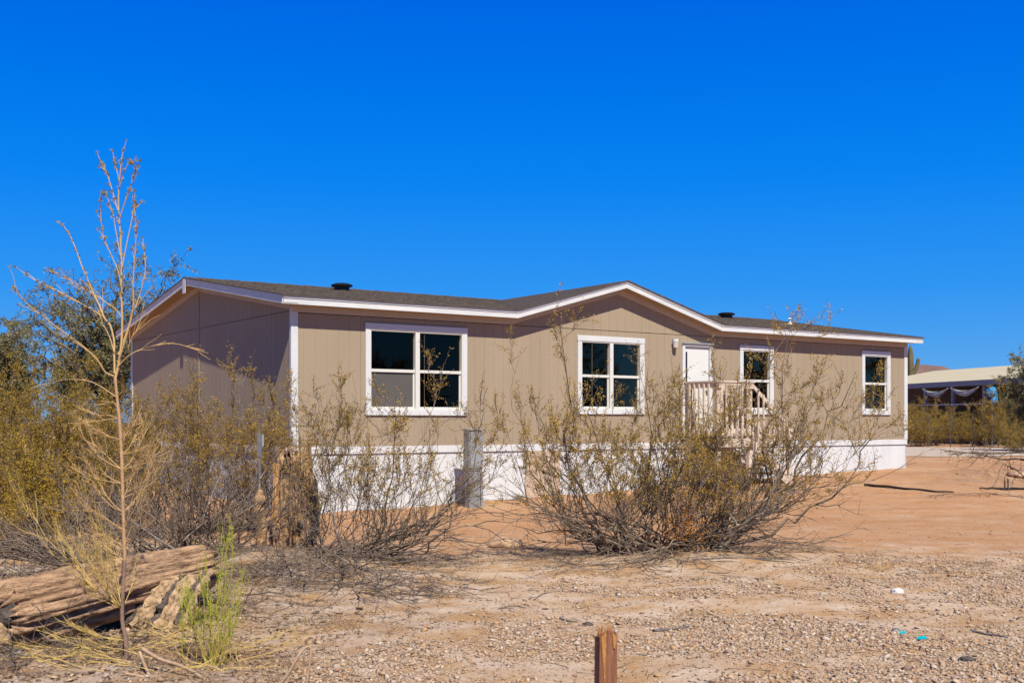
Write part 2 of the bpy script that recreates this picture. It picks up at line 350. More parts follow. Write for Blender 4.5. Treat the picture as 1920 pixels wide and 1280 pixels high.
bp = N('ShaderNodeBump'); bp.inputs['Strength'].default_value = .75; bp.inputs['Distance'].default_value = .03; link(bsum, bp.inputs['Height']); link(bp.outputs[0], b.inputs['Normal'])
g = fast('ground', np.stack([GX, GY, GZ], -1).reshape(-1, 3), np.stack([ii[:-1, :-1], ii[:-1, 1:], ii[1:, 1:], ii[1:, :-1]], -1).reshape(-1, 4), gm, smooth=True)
tag(g, kind='structure')
# pale gravel track beyond the house
M['track'] = mat('track_gravel', (.47, .36, .28), (.57, .45, .36), .95, 3, .6, 30)
tx = np.linspace(-60, 120, 181); V = []; 
for k, (o0) in enumerate((0, 1, 2, 3)):
    yv = 35.5 + o0 * 4.0 + .03 * tx + (.8 * np.sin(tx * .35 + k) if k in (0, 3) else 0)
    V.append(np.stack([tx, yv, ground(tx, yv) + .012 + (.03 if k in (1, 2) else 0)], -1))
V = np.concatenate(V); jj = np.arange(4 * 181).reshape(4, 181)
tag(fast('gravel_track', V, np.stack([jj[:-1, :-1], jj[:-1, 1:], jj[1:, 1:], jj[1:, :-1]], -1).reshape(-1, 4), M['track'], smooth=True), kind='structure')
# far hills: a mesa range on the right, drifting away behind the house
hx = np.linspace(-400, 730, 160); hh = []
for x in hx:
    t = (x - 560) / 60
    prof = 82 * (1 / (1 + exp(max(-30, min(30, (x - 600) / 9))))) * (1 / (1 + exp(max(-30, min(30, -(x - 120) / 60)))))
    hh.append(prof + 3 * mnoise.noise(Vector((x * .02, 0, 0))) + 2.0 * mnoise.noise(Vector((x * .08, 3, 0))) - 2)
hh = np.array(hh); rows = []
for k, (dy, fr) in enumerate(((0, 0), (60, .3), (110, .55), (150, .8), (175, 1.0), (260, 1.03), (700, 0))):
    rows.append(np.stack([hx + 14 * np.sin(hx * .05 + k) * (k < 4), 1380 + dy + 22 * np.sin(hx * .09 + k * .6), np.maximum(hh, 0) * fr - (1 if fr == 0 else 0)], -1))
V = np.concatenate(rows); jj = np.arange(7 * 160).reshape(7, 160)
tag(fast('hills', V, np.stack([jj[:-1, :-1], jj[:-1, 1:], jj[1:, 1:], jj[1:, :-1]], -1).reshape(-1, 4), M['hill']), kind='structure')

# ------------------------------------------------------------------ the manufactured home
YAW = .6051; HL = 15.537; HW = 8.5; HX, HYW = -3.498, 18.352
ZS = 1.084; ZE = 3.468; ZR = 4.189; OV = .26; FH = .135; ZW = 3.222
UC, UH, MD = 6.73, 2.525, .2772
MM = (ZR - ZE) / (HW / 2 + OV)
def hw(u, v, z=0):
    c, s = cos(YAW), sin(YAW); return Vector((HX + u * c - v * s, HYW + u * s + v * c, z))
home = empty('mobile_home', (HX, HYW, 0), YAW, 'long tan single-storey manufactured home with white skirting and brown shingle roof', 'house')
def rz_front(u): return ZE + max(0, (UH - abs(u - UC)) * MD)
def rz_end(v): return ZE + MM * (min(v, HW - v) + OV)
def siding(name, a, b, zb, zt, side, m, holes=(), groove=.2032, gw=.005, gd=.0035, off=0.0, parent=home):
    """grooved board sheet on the 'front' (v=0), 'end' (u=0), 'back' or 'right' face; zt is a function of the run"""
    cuts = {round(a, 4), round(b, 4)}; k = math.floor(a / groove)
    gs = []
    while k * groove < b:
        g0 = k * groove
        if a < g0 - gw / 2 and g0 + gw / 2 < b: cuts |= {round(g0 - gw / 2, 4), round(g0 + gw / 2, 4)}; gs.append(g0)
        k += 1
    for h in holes:
        for q in h[:2]:
            if a < q < b: cuts.add(round(q, 4))
    for q in (UC - UH, UC, UC + UH) if side == 'front' else (HW / 2,):
        if a < q < b: cuts.add(round(q, 4))
    cuts = sorted(cuts); mb = MB()
    def P(t, d, z):
        d += off
        return {'front': (t, d, z), 'end': (d, t, z), 'back': (t, HW - d, z), 'right': (HL - d, t, z)}[side]
    fl = side in ('end', 'back')
    for c0, c1 in zip(cuts, cuts[1:]):
        mid = (c0 + c1) / 2; ing = any(abs(mid - g0) < gw / 2 for g0 in gs); d = gd if ing else 0
        hs_ = sorted([(h[2], h[3]) for h in holes if h[0] < mid < h[1]])
        lo = zb; spans = []
        for z0, z1 in hs_:
            if z1 <= zb: continue
            spans.append((lo, min(z0, zt(mid)), False)); lo = z1
        if lo < zt(mid): spans.append((lo, None, True))
        for z0, z1, top in spans:
            if not top and z1 <= z0: continue
            ta, tb = (zt(c0), zt(c1)) if top else (z1, z1)
            q = [P(c0, d, z0), P(c1, d, z0), P(c1, d, tb), P(c0, d, ta)]
            mb.add(q, [(3, 2, 1, 0) if fl else (0, 1, 2, 3)])
            if ing:
                for cc in (c0, c1):
                    mb.add([P(cc, 0, z0), P(cc, d, z0), P(cc, d, ta), P(cc, 0, ta)], [(0, 1, 2, 3)])
    # returned edges give the sheet its thickness
    for cc in (a, b):
        mb.add([P(cc, 0, zb), P(cc, .011, zb), P(cc, .011, zt(cc)), P(cc, 0, zt(cc))], [(0, 1, 2, 3)])
    mb.add([P(a, 0, zb), P(b, 0, zb), P(b, .011, zb), P(a, .011, zb)], [(0, 1, 2, 3)])
    return mb.build(name, m, parent)
WIN = [(1.300, 3.283, 1.603, 3.128, 2), (5.733, 7.375, 1.640, 3.113, 2), (10.0, 11.007, 1.650, 3.096, 1), (13.906, 14.912, 1.658, 3.114, 1)]
DOOR = (8.37, 9.19, 1.17, 3.078)
HOLES = [(u0 + .05, u1 - .05, z0 + .05, z1 - .05) for u0, u1, z0, z1, _ in WIN] + [(DOOR[0] + .03, DOOR[1] - .03, DOOR[2], DOOR[3] - .03)]
p = 0.0; GAP = .0018
while p < HL - .01:
    q = min(p + 1.2192, HL)
    siding('wall_panel', p + GAP, q - GAP, ZS, lambda u: min(ZW + .001, rz_front(u) - .16), 'front', M['siding'], [h for h in HOLES if h[1] > p and h[0] < q])
    p = q
for a, b in ((4.21, 4.876), (4.876, 6.096), (6.096, 7.315), (7.315, 8.534), (8.534, 9.25)):
    siding('gable_panel', a + GAP, b - GAP, ZW + .012, lambda u: max(ZW + .013, rz_front(u) - .16), 'front', M['siding'])
p = 0.0
while p < HW - .01:
    q = min(p + 1.2192, HW)
    siding('wall_panel', p + GAP, q - GAP, ZS, lambda v: min(ZW + .03, rz_end(v) - .15), 'end', M['siding'])
    siding('wall_panel', p + GAP, q - GAP, ZS, lambda v: rz_end(v) - .15, 'right', M['siding'])
    if rz_end(q) - .15 > ZW + .05 or rz_end(p) - .15 > ZW + .05:
        siding('gable_panel', p + GAP, q - GAP, ZW + .042, lambda v: max(ZW + .043, rz_end(v) - .15), 'end', M['siding'])
    p = q
p = 0.0
while p < HL - .01:
    q = min(p + 1.2192, HL); siding('wall_panel', p + GAP, q - GAP, ZS, lambda v: ZE - .14, 'back', M['siding']); p = q
# backing sheathing seen only as the dark line in the joints
mb = MB(); mb.box(.0, HL, HW - .03, HW - .02, ZS, 3.3); mb.box(.014, .024, .0, HW, ZS, 3.35); mb.build('sheathing', M['dark'], home)
mb = MB()
for a, b_, in ((0.02, 4.2), (9.26, HL - .02)): mb.box(a, b_, .02, .03, ZW - .03, ZE - .14)
mb.add([(4.2, .018, ZW - .03), (9.26, .018, ZW - .03), (9.26, .018, 3.31), (UC, .018, 4.0), (4.2, .018, 3.31)], [(0, 1, 2, 3, 4)])
mb.add([(.02, .0, 3.2), (.02, HW, 3.2), (.02, HW, 3.31), (.02, HW / 2, 4.03), (.02, 0, 3.31)], [(0, 1, 2, 3, 4)])
mb.build('upper_sheathing', M['dark'], home)
# interior shell
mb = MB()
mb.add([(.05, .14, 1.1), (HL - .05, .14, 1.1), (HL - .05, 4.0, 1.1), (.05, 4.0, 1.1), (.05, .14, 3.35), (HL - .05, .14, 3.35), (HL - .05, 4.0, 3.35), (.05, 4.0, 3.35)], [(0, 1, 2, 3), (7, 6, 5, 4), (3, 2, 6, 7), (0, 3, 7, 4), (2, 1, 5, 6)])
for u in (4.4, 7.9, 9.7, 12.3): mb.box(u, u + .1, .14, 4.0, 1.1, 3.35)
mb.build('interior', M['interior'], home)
# skirting
p = 0.0; gzl = lambda u, v: gz(*hw(u, v).xy) - .12
while p < HL - .01:
    q = min(p + 1.2192, HL)
    for (a, b_) in [(p, q)]:
        if 4.5 < (a + b_) / 2 < 5.4 and False: pass
        siding('skirting_panel', a + GAP, b_ - GAP, gzl((a + b_) / 2, 0) - .1, lambda u: ZS - .115, 'front', M['skirt'], groove=.3048, gw=.014, off=.012)
    siding('skirting_panel', p + GAP, q - GAP, .05, lambda u: ZS - .115, 'back', M['skirt'], groove=.3048, off=.012)
    p = q
p = 0.0
while p < HW - .01:
    q = min(p + 1.2192, HW)
    siding('skirting_panel', p + GAP, q - GAP, -.2, lambda u: ZS - .115, 'end', M['skirt'], groove=.3048, off=.012)
    siding('skirting_panel', p + GAP, q - GAP, .1, lambda u: ZS - .115, 'right', M['skirt'], groove=.3048, off=.012)
    p = q
MB().box(-.012, HL + .012, -.012, .012, ZS - .115, ZS + .002).build('skirting_rail', M['skirt'], home)
MB().box(-.014, .012, .013, HW, ZS - .115, ZS + .002).build('skirting_rail', M['skirt'], home)
MB().box(HL - .012, HL + .014, .013, HW, ZS - .115, ZS + .002).build('skirting_rail', M['skirt'], home)
ap = MB().box(4.55, 5.33, -.012, .010, .03, ZS - .118).build('access_panel', M['access'], home); tag(ap, 'unpainted tan board set in the white skirting')
# corner trims
for (u0, u1, v0, v1) in ((-.018, .10, -.018, .0), (HL - .10, HL + .018, -.018, .0), (-.018, 0, .0, .045), (-.018, 0, HW - .09, HW + .018), (HL, HL + .018, 0, .05)):
    MB().box(u0, u1, v0, v1, ZS + .004, 3.33).build('corner_trim', M['white'], home)
# battens over the end-wall joints
MB().box(-.012, 0, HW / 2 - .02, HW / 2 + .02, ZS + .004, 3.95).build('joint_batten', M['siding'], home)
# roof edge boards
def run(name, us, m, top, h, v0, v1, axis_='u', zf=rz_front, smooth=False):
    for a, b_ in zip(us, us[1:]):
        za, zb_ = zf(a) + top, zf(b_) + top
        if axis_ == 'u': pts = [(a, v0, za - h), (b_, v0, zb_ - h), (b_, v1, zb_ - h), (a, v1, za - h), (a, v0, za), (b_, v0, zb_), (b_, v1, zb_), (a, v1, za)]
        else: pts = [(v0, b_, zb_ - h), (v0, a, za - h), (v1, a, za - h), (v1, b_, zb_ - h), (v0, b_, zb_), (v0, a, za), (v1, a, za), (v1, b_, zb_)]
        MB().hexa(pts).build(name, m, home)
ub = [-OV, UC - UH, UC, UC + UH, HL + OV]
run('fascia', ub, M['fascia'], 0, FH, -OV, -OV + .025)
run('drip_edge', ub, M['white'], .004, .048, -OV - .012, -OV - .001)
ub2 = [0.0, UC - UH, UC, UC + UH, HL]
run('soffit', ub, M['soffit'], -FH + .02, .012, -OV + .026, -.001)
run('frieze_board', ub2, M['frieze'], -.098, .135, -.022, -.002, zf=lambda u: rz_front(u) - .0)
vb = [-OV, HW / 2, HW + OV]
for u0, u1, s0, s1, f0, f1 in ((-OV - .012, -OV + .013, -OV + .014, -.001, -.022, -.002), (HL + OV - .013, HL + OV + .012, HL + .001, HL + OV - .014, HL + .002, HL + .022)):
    run('rake_fascia', vb, M['fascia'], 0, FH, u0, u1, 'v', rz_end)
    run('rake_drip_edge', vb, M['white'], .004, .05, *((u0 - .012, u0 - .001) if u0 < 0 else (u1 + .001, u1 + .012)), 'v', rz_end)
    run('rake_soffit', vb, M['soffit'], -FH + .02, .012, s0, s1, 'v', rz_end)
    run('rake_frieze', [.0, HW / 2, HW], M['frieze'], -.118, .115, f0, f1, 'v', rz_end)
run('fascia', [-OV, HL + OV], M['fascia'], 0, FH, HW + OV - .025, HW + OV, zf=lambda u: ZE)
MB().box(-OV - .034, -OV - .025, HW / 2 - .075, HW / 2 + .075, ZR - .29, ZR - .012).build('peak_block', M['fascia'], home)
# roof with stepped shingle courses
roof = MB(); e = .035; NC = 32; st = .0045
def slope_uv(v): return ZE + MM * (v + OV)
v_lo, v_hi = -OV - e, HW / 2
for i in range(NC):
    a = v_lo + (v_hi - v_lo) * i / NC; b_ = v_lo + (v_hi - v_lo) * (i + 1) / NC
    for sgn in (0, 1):
        A, B_ = (a, b_) if not sgn else (HW - a, HW - b_)
        za, zb_ = slope_uv(a) + .006 + st, slope_uv(b_) + .006
        u0, u1 = -OV - e, HL + OV + e
        nseg = 26; spans = []
        hA = max(0, UH * (1 - (A + OV) / (HW / 2 + OV))) if not sgn else 0; hB = max(0, UH * (1 - (B_ + OV) / (HW / 2 + OV))) if not sgn else 0
        for k in range(nseg):
            c0 = u0 + (u1 - u0) * k / nseg; c1 = u0 + (u1 - u0) * (k + 1) / nseg
            if not sgn:
                if c1 <= UC - hA or c0 >= UC + hA: spans.append((c0, c1))
                elif c0 < UC - hA: spans.append((c0, UC - hA))
                elif c1 > UC + hA: spans.append((UC + hA, c1))
            else: spans.append((c0, c1))
        if not sgn: roof.add([(UC - hA, A, za), (UC - hB, B_, zb_), (UC - hA, B_, zb_)], [(0, 1, 2)]); roof.add([(UC + hA, A, za), (UC + hA, B_, zb_), (UC + hB, B_, zb_)], [(0, 1, 2)])
        for c0, c1 in spans:
            w0 = .004 * mnoise.noise(Vector((c0 * .9, i * .7, 0))); w1 = .004 * mnoise.noise(Vector((c1 * .9, i * .7, 0)))
            roof.add([(c0, A, za + w0), (c1, A, za + w1), (c1, B_, zb_ + w1), (c0, B_, zb_ + w0), (c0, A, za - st * 2 + w0), (c1, A, za - st * 2 + w1)], [(0, 1, 2, 3), (4, 5, 1, 0)] if not sgn else [(3, 2, 1, 0), (0, 1, 5, 4)])
# roof deck below
for sgn in (0, 1):
    A = (v_lo + .012, HW / 2) if not sgn else (HW - v_lo - .012, HW / 2)
    if sgn: roof.add([(-OV - e + .01, A[0], ZE - .004), (HL + OV + e - .01, A[0], ZE - .004), (HL + OV + e - .01, A[1], ZR - .004), (-OV - e + .01, A[1], ZR - .004)], [(0, 1, 2, 3)])
    else:
        roof.add([(-OV - e + .01, A[0], ZE - .004), (UC - UH, A[0], ZE - .004), (UC, A[1], ZR - .004), (-OV - e + .01, A[1], ZR - .004)], [(0, 1, 2, 3)])
        roof.add([(UC + UH, A[0], ZE - .004), (HL + OV + e - .01, A[0], ZE - .004), (HL + OV + e - .01, A[1], ZR - .004), (UC, A[1], ZR - .004)], [(0, 1, 2, 3)])
# cross gable over the front entrance
nd = 18
for sg in (-1, 1):
    for i in range(nd):
        a = UH * (1 + .012) * (1 - i / nd); b_ = UH * 1.012 * (1 - (i + 1) / nd)
        def vb_(d): return -OV - .0 + (HW / 2 + OV) * (1 - d / UH)
        za = ZE + (UH - a) * MD + .010 + st; zb_ = ZE + (UH - b_) * MD + .010
        v0 = -OV - e
        roof.add([(UC + sg * a, v0, za), (UC + sg * b_, v0, zb_), (UC + sg * b_, max(v0, vb_(b_)), zb_), (UC + sg * a, max(v0 + .001, vb_(a)), za), (UC + sg * a, v0, za - 2 * st), (UC + sg * a, max(v0 + .001, vb_(a)), za - 2 * st)], [(0, 1, 2, 3), (0, 3, 5, 4)])
    # shingle edge thickness on the rake
    roof.add([(UC + sg * UH, -OV - e, ZE - .002), (UC, -OV - e, ZE + UH * MD - .002), (UC, -OV - e, ZE + UH * MD + .014), (UC + sg * UH, -OV - e, ZE + .014)], [(0, 1, 2, 3)])
for uu in (-OV - e, HL + OV + e):
    roof.add([(uu, -OV - e, ZE - .008), (uu, HW / 2, ZR - .008), (uu, HW / 2, ZR + .012), (uu, -OV - e, ZE + .008)], [(0, 1, 2, 3)])
    roof.add([(uu, HW + OV + e, ZE - .008), (uu, HW / 2, ZR - .008), (uu, HW / 2, ZR + .012), (uu, HW + OV + e, ZE + .008)], [(3, 2, 1, 0)])
roof_o = roof.build('roof', M['roof'], home)
mb = MB()
nk = 60
for k in range(nk):
    c0 = -OV - e + (HL + 2 * OV + 2 * e) * k / nk; c1 = c0 + (HL + 2 * OV + 2 * e) / nk + .02; zz = ZR + .014 + .004 * (k % 2)
    mb.hexa([(c0, HW / 2 - .14, zz - .03), (c1, HW / 2 - .14, zz - .03), (c1, HW / 2 - .14, zz - .022), (c0, HW / 2 - .14, zz - .022), (c0, HW / 2, zz), (c1, HW / 2, zz), (c1, HW / 2, zz + .012), (c0, HW / 2, zz + .012)])
    mb.hexa([(c0, HW / 2 + .14, zz - .03), (c1, HW / 2 + .14, zz - .03), (c1, HW / 2 + .14, zz - .022), (c0, HW / 2 + .14, zz - .022), (c0, HW / 2, zz), (c1, HW / 2, zz), (c1, HW / 2, zz + .012), (c0, HW / 2, zz + .012)])
mb.build('ridge_cap', M['roof'], roof_o)
def roof_pt(px, v):   # u on the front slope at depth v seen at that column
    k = (px - 960) / F; c, s = cos(YAW), sin(YAW)
    return (k * (HYW + v * c) - HX + v * s) / (c - k * s)
for px, v in ((641, 3.55), (1362, 3.55)):
    u = roof_pt(px, v); z = slope_uv(v)
    mb = MB(); mb.cyl((u, v), .15, z - .03, z + .09, 20); mb.cyl((u, v), .205, z + .075, z + .105, 20, .215); mb.cyl((u, v), .215, z + .105, z + .135, 20, .15)
    mb.build('roof_vent', M['black'], roof_o)
u = roof_pt(1481, 2.3); z = slope_uv(2.3); mb = MB(); mb.cyl((u, 2.3), .03, z - .02, z + .13, 12); mb.cyl((u, 2.3), .07, z + .0, z + .045, 12, .03); mb.cyl((u, 2.3), .055, z + .13, z + .16, 12, .03)
mb.build('vent_pipe', M['white'], roof_o)
# windows
def pane(mbx, u0, u1, z0, z1, v): mbx.box(u0, u1, v, v + .004, z0, z1)
def window(u0, u1, z0, z1, nu, screens=()):
    w = MB(); c = .085; hd = .105
    w.box(u0, u0 + c, -.030, -.001, z0, z1 - hd); w.box(u1 - c, u1, -.030, -.001, z0, z1 - hd); 
    w.box(u0 + c, u1 - c, -.030, -.001, z0, z0 + .085)
    wo_ = w.build('window', M['white'], home)
    MB().box(u0 - .008, u1 + .008, -.036, -.001, z1 - hd + .001, z1).build('head_casing', M['white'], wo_, bevel=.004)
    a0, a1, b0, b1 = u0 + c - .02, u1 - c + .02, z0 + .065, z1 - hd + .02
    uw = (a1 - a0) / nu
    for k in range(nu):
        x0, x1 = a0 + k * uw, a0 + (k + 1) * uw; mid = b0 + (b1 - b0) * .49
        fm = MB(); t = .042
        fm.box(x0, x0 + t, -.024, .085, b0, b1); fm.box(x1 - t, x1, -.024, .085, b0, b1)
        fm.box(x0 + t, x1 - t, -.024, .085, b0, b0 + t); fm.box(x0 + t, x1 - t, -.024, .085, b1 - t, b1)
        fm.build('window_frame', M['vinyl'], wo_, bevel=.003)
        s2 = MB(); s = .028
        s2.box(x0 + t, x1 - t, .004, .050, mid - .02, mid + .03)
        s2.box(x0 + t, x0 + t + s, .022, .050, b0 + t, mid - .02); s2.box(x1 - t - s, x1 - t, .022, .050, b0 + t, mid - .02)
        s2.box(x0 + t + s, x1 - t - s, .022, .050, b0 + t, b0 + t + .035)
        s2.build('sash', M['vinyl'], wo_, bevel=.002)
        g1 = MB(); pane(g1, x0 + t, x1 - t, mid + .03, b1 - t, .055); g1.build('glass_pane', M['glass'], wo_)
        if k in screens:
            g2 = MB(); pane(g2, x0 + t + s, x1 - t - s, b0 + t + .035, mid - .02, .030)
            sc = g2.build('insect_screen', M['screen'], wo_); tag(sc, 'grey insect screen over the lower sash')
        g3 = MB(); pane(g3, x0 + t + s, x1 - t - s, b0 + t + .035, mid - .02, .040); g3.build('glass_pane', M['glass'], wo_)
        MB().box(x0, x1, .086, .14, b0, b0 + .02).box(x0, x0 + .02, .086, .14, b0, b1).box(x1 - .02, x1, .086, .14, b0, b1).box(x0, x1, .086, .14, b1 - .02, b1).build('jamb', M['vinyl'], wo_)
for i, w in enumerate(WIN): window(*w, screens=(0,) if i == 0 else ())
# door
d0, d1, dz0, dz1 = DOOR
dr = MB().box(d0 + .075, d1 - .075, -.006, .035, dz0 + .04, dz1 - .08).build('door', M['door'], home, bevel=.004)
fr = MB().box(d0, d0 + .07, -.045, .05, dz0, dz1).box(d1 - .07, d1, -.045, .05, dz0, dz1).box(d0 + .07, d1 - .07, -.045, .05, dz1 - .075, dz1).box(d0 - .03, d1 + .03, -.05, .03, dz0 - .03, dz0).build('door_frame', M['white'], dr, bevel=.004)
MB().box(d0 - .012, d1 + .012, -.075, -.0455, dz1 - .02, dz1 + .006).build('door_drip_cap', M['galv2'], dr)
MB().box(d0 + .11, d0 + .150, -.014, -.0065, dz0 + .35, dz1 - .18).build('door_slit', M['dark'], dr)
mb = MB(); mb.cyl((0, 0), .028, 0, .05, 12); o = mb.build('door_knob', M['galv'], dr); o.rotation_euler = (pi / 2, 0, 0); o.location = (d1 - .14, -.007, dz0 + .95)
# porch light
lx = 8.149
pl = MB().cyl((lx, -.07), .062, 3.08, 3.135, 14, .062).box(lx - .05, lx + .05, -.03, -.001, 3.03, 3.12).build('porch_light', M['white'], home)
MB().cyl((lx, -.07), .05, 2.965, 3.078, 14, .058).build('lamp_shade', M['lamp_glass'], pl, smooth=False)

# ------------------------------------------------------------------ porch landing and stairs
PU0, PU1, PV = 8.46, 9.42, .92; DZ = 1.20
porch = empty('porch_stairs', hw(PU0, 0, 0), YAW, 'beige painted wooden landing and stairs below the white front door', 'stairs')
def P_(mb, name, lab=None):
    o = mb.build(name, M['deck'], porch, bevel=.003)
    if lab: tag(o, lab)
    return o
W_ = PU1 - PU0
k = 0; vv = -.03
while vv > -PV + .05:
    P_(MB().box(.0, W_, vv - .135, vv, DZ - .035, DZ), 'deck_board'); vv -= .142
for v0 in (-PV - .02,): P_(MB().box(-.02, W_ + .02, v0 - .035, v0, DZ - .20, DZ - .037), 'rim_joist')
P_(MB().box(-.02, .018, -PV - .018, -.03, DZ - .20, DZ - .037), 'rim_joist')
gpz = gz(*hw(PU0 + 1, -PV).xy)
for (pu, pv, top) in ((.0, -PV, 2.22), (W_ - .09, -PV, 2.22), (.0, -.12, 2.22), (W_ - .09, -.12, 2.22)):
    P_(MB().box(pu, pu + .09, pv - .0, pv + .09, gpz - .15, top), 'post')
# guard rails: front and left
P_(MB().box(-.05, W_ + .03, -PV - .045, -PV + .10, 2.2605, 2.295), 'cap_rail')
P_(MB().box(.0, W_ - .0, -PV - .03, -PV - .001, 2.145, 2.26), 'top_rail')
P_(MB().box(.0, W_ - .0, -PV - .03, -PV - .001, DZ + .02, DZ + .16), 'bottom_rail')
for k in range(5):
    x = .19 + k * (W_ - .38) / 4
    P_(MB().box(x - .02, x + .02, -PV - .065, -PV - .031, DZ - .10, 2.24), 'baluster')
P_(MB().box(-.05, .10, -PV + .101, -.02, 2.2605, 2.295), 'cap_rail')
P_(MB().box(-.03, -.001, -PV + .0, -.03, 2.15, 2.26), 'top_rail')
P_(MB().box(-.03, -.001, -PV + .0, -.03, DZ + .02, DZ + .12), 'bottom_rail')
for k in range(5):
    y = -PV + .19 + k * (PV - .38) / 4
    P_(MB().box(-.065, -.031, y - .02, y + .02, DZ + .0, 2.24), 'baluster')
# stair flight going down to the right, along the wall
ns = 5; run_ = .235; gb = gz(*hw(PU1 + 1.15, -PV / 2).xy); ris = (DZ - gb) / (ns + 0.)
for k in range(ns - 1):
    z = DZ - ris * (k + 1)
    P_(MB().box(W_ + .02 + run_ * k, W_ + .28 + run_ * k, -PV + .05, -.10, z - .038, z), 'step')
for v0 in (-PV + .005, -.095):
    x0, x1 = W_ + .0, W_ + run_ * ns
    P_(MB().hexa([(x0, v0, DZ - .34), (x1, v0, gb - .16), (x1, v0 + .04, gb - .16), (x0, v0 + .04, DZ - .34), (x0, v0, DZ - .02), (x1, v0, gb + .14), (x1, v0 + .04, gb + .14), (x0, v0 + .04, DZ - .02)]), 'stringer')
slope_ = (DZ - gb) / (run_ * ns)
for v0 in (-PV - .03, -.10):
    x0, x1 = W_ + .0, W_ + run_ * ns - .02; zr0 = 2.25; zr1 = zr0 - slope_ * (x1 - x0)
    P_(MB().hexa([(x0, v0, zr0 - .09), (x1, v0, zr1 - .09), (x1, v0 + .035, zr1 - .09), (x0, v0 + .035, zr0 - .09), (x0, v0, zr0), (x1, v0, zr1), (x1, v0 + .035, zr1), (x0, v0 + .035, zr0)]), 'handrail')
    P_(MB().box(x1 - .09, x1 - .001, v0 + .036, v0 + .125, gb - .1, zr1 + .02), 'post')
    for k in range(7):
        x = x0 + .12 + k * (x1 - x0 - .26) / 6; zt = zr0 - slope_ * (x - x0) - .01
        P_(MB().box(x - .018, x + .018, v0 - .033, v0 - .001, zt - .95, zt), 'baluster')

# ------------------------------------------------------------------ galvanised utility pedestal
pp = hw(3.02, -.62); pz = gz(pp.x, pp.y)
ped = empty('utility_pedestal', (pp.x, pp.y, pz), radians(28), 'grey galvanised steel utility box on a post in front of the white skirting', 'utility box')
MB().box(-.13, .13, -.10, .10, .62, 1.30).build('cabinet', M['galv'], ped, bevel=.006)
MB().box(-.11, .10, -.085, .085, -.1, .618).build('pedestal_leg', M['galv'], ped, bevel=.004)
MB().box(-.132, .132, -.118, -.102, .66, 1.27).build('cabinet_door', M['galv2'], ped, bevel=.003)
MB().box(-.145, .145, -.125, .115, 1.301, 1.325).build('cabinet_lid', M['galv2'], ped, bevel=.004)
MB().box(.111, .150, -.09, -.03, -.05, .61).build('conduit_cover', M['galv2'], ped, bevel=.004)

# ------------------------------------------------------------------ plants
def unit(v): return v / (np.linalg.norm(v) + 1e-9)
def curve(rng, p0, p1, n=8, wob=.05, up=.0, sag=0):
    """kinky path from p0 to p1: leaves outwards first, then turns up when up > 0"""
    t = np.linspace(0, 1, n)[:, None]; d = p1 - p0; L = np.linalg.norm(d)
    P = p0 + d * t; hz = np.array([d[0], d[1], 0]); 
    P += hz * (up * .75 * (t * (1 - t))); P[:, 2:] -= d[2] * up * .85 * (t * (1 - t))
    P[:, 2:] -= sag * L * (t * (1 - t))
    k = rng.normal(size=(n, 3)) * wob * L; k[0] = 0; k[-1] *= .3
    k = k * .65 + np.roll(k, 1, 0) * .35; k[0] = 0; k[-1] *= .2
    return P + k
def along(P, t):
    x = t * (len(P) - 1); i = min(int(x), len(P) - 2); f = x - i
    return P[i] * (1 - f) + P[i + 1] * f, unit(P[i + 1] - P[i])
class Plant:
    def __init__(s): s.wood = []; s.wood2 = []; s.leaf = []; s.leaf2 = []
def creosote(rng, bases_tips, nb=6, nt=5, nl=10, r0=.016, leaf_from=.35, twig=.26, dead=.0, rng_l=(.35, 1.0)):
    pl = Plant()
    for p0, p1 in bases_tips:
        L = np.linalg.norm(p1 - p0); n = 13
        P = curve(rng, p0, p1, n, .040, up=rng.uniform(.3, 1.0)); r = r0 * rng.choice([.55, .7, .9, 1.2, 1.6]) * (L / 1.8) ** .4
        rad = r * (1 - np.linspace(0, 1, n) ** .75 * .86)
        pale = rng.random() < .10
        (pl.wood2 if pale else pl.wood).append((P, rad))
        isdead = rng.random() < dead
        for b_ in range(nb):
            t = rng.uniform(.18, .97); q, tg = along(P, t)
            d = unit(tg * .9 + rng.normal(size=3) * .55 + np.array([0, 0, .35])); l = L * rng.uniform(.16, .34) * (1.15 - .5 * t)
            Q = curve(rng, q, q + d * l, 6, .05, up=.2); rb = max(.0028, rad[min(n - 1, int(t * n))] * .55)
            (pl.wood2 if pale else pl.wood).append((Q, np.linspace(rb, .0018, 6)))
            for c_ in range(nt):
                t2 = rng.uniform(.2, 1.0); q2, tg2 = along(Q, t2)
                d2 = unit(tg2 * .8 + rng.normal(size=3) * .6 + np.array([0, 0, .45])); l2 = twig * rng.uniform(.35, 1.1)
                T = curve(rng, q2, q2 + d2 * l2, 4, .06); pl.wood.append((T, np.linspace(.0022, .0011, 4)))
                if not isdead and (q2[2] - p0[2]) > leaf_from * rng.uniform(.5, 1.2) :
                    m = int(nl * rng.uniform(.2, 1.5))
                    if m:
                        tt = rng.uniform(.15, 1.05, m) * 3; i0 = np.clip(tt.astype(int), 0, 2); f = (tt - i0)[:, None]
                        pl.leaf.append(T[i0] * (1 - f) + T[i0 + 1] * f + rng.normal(size=(m, 3)) * .014)
    return pl
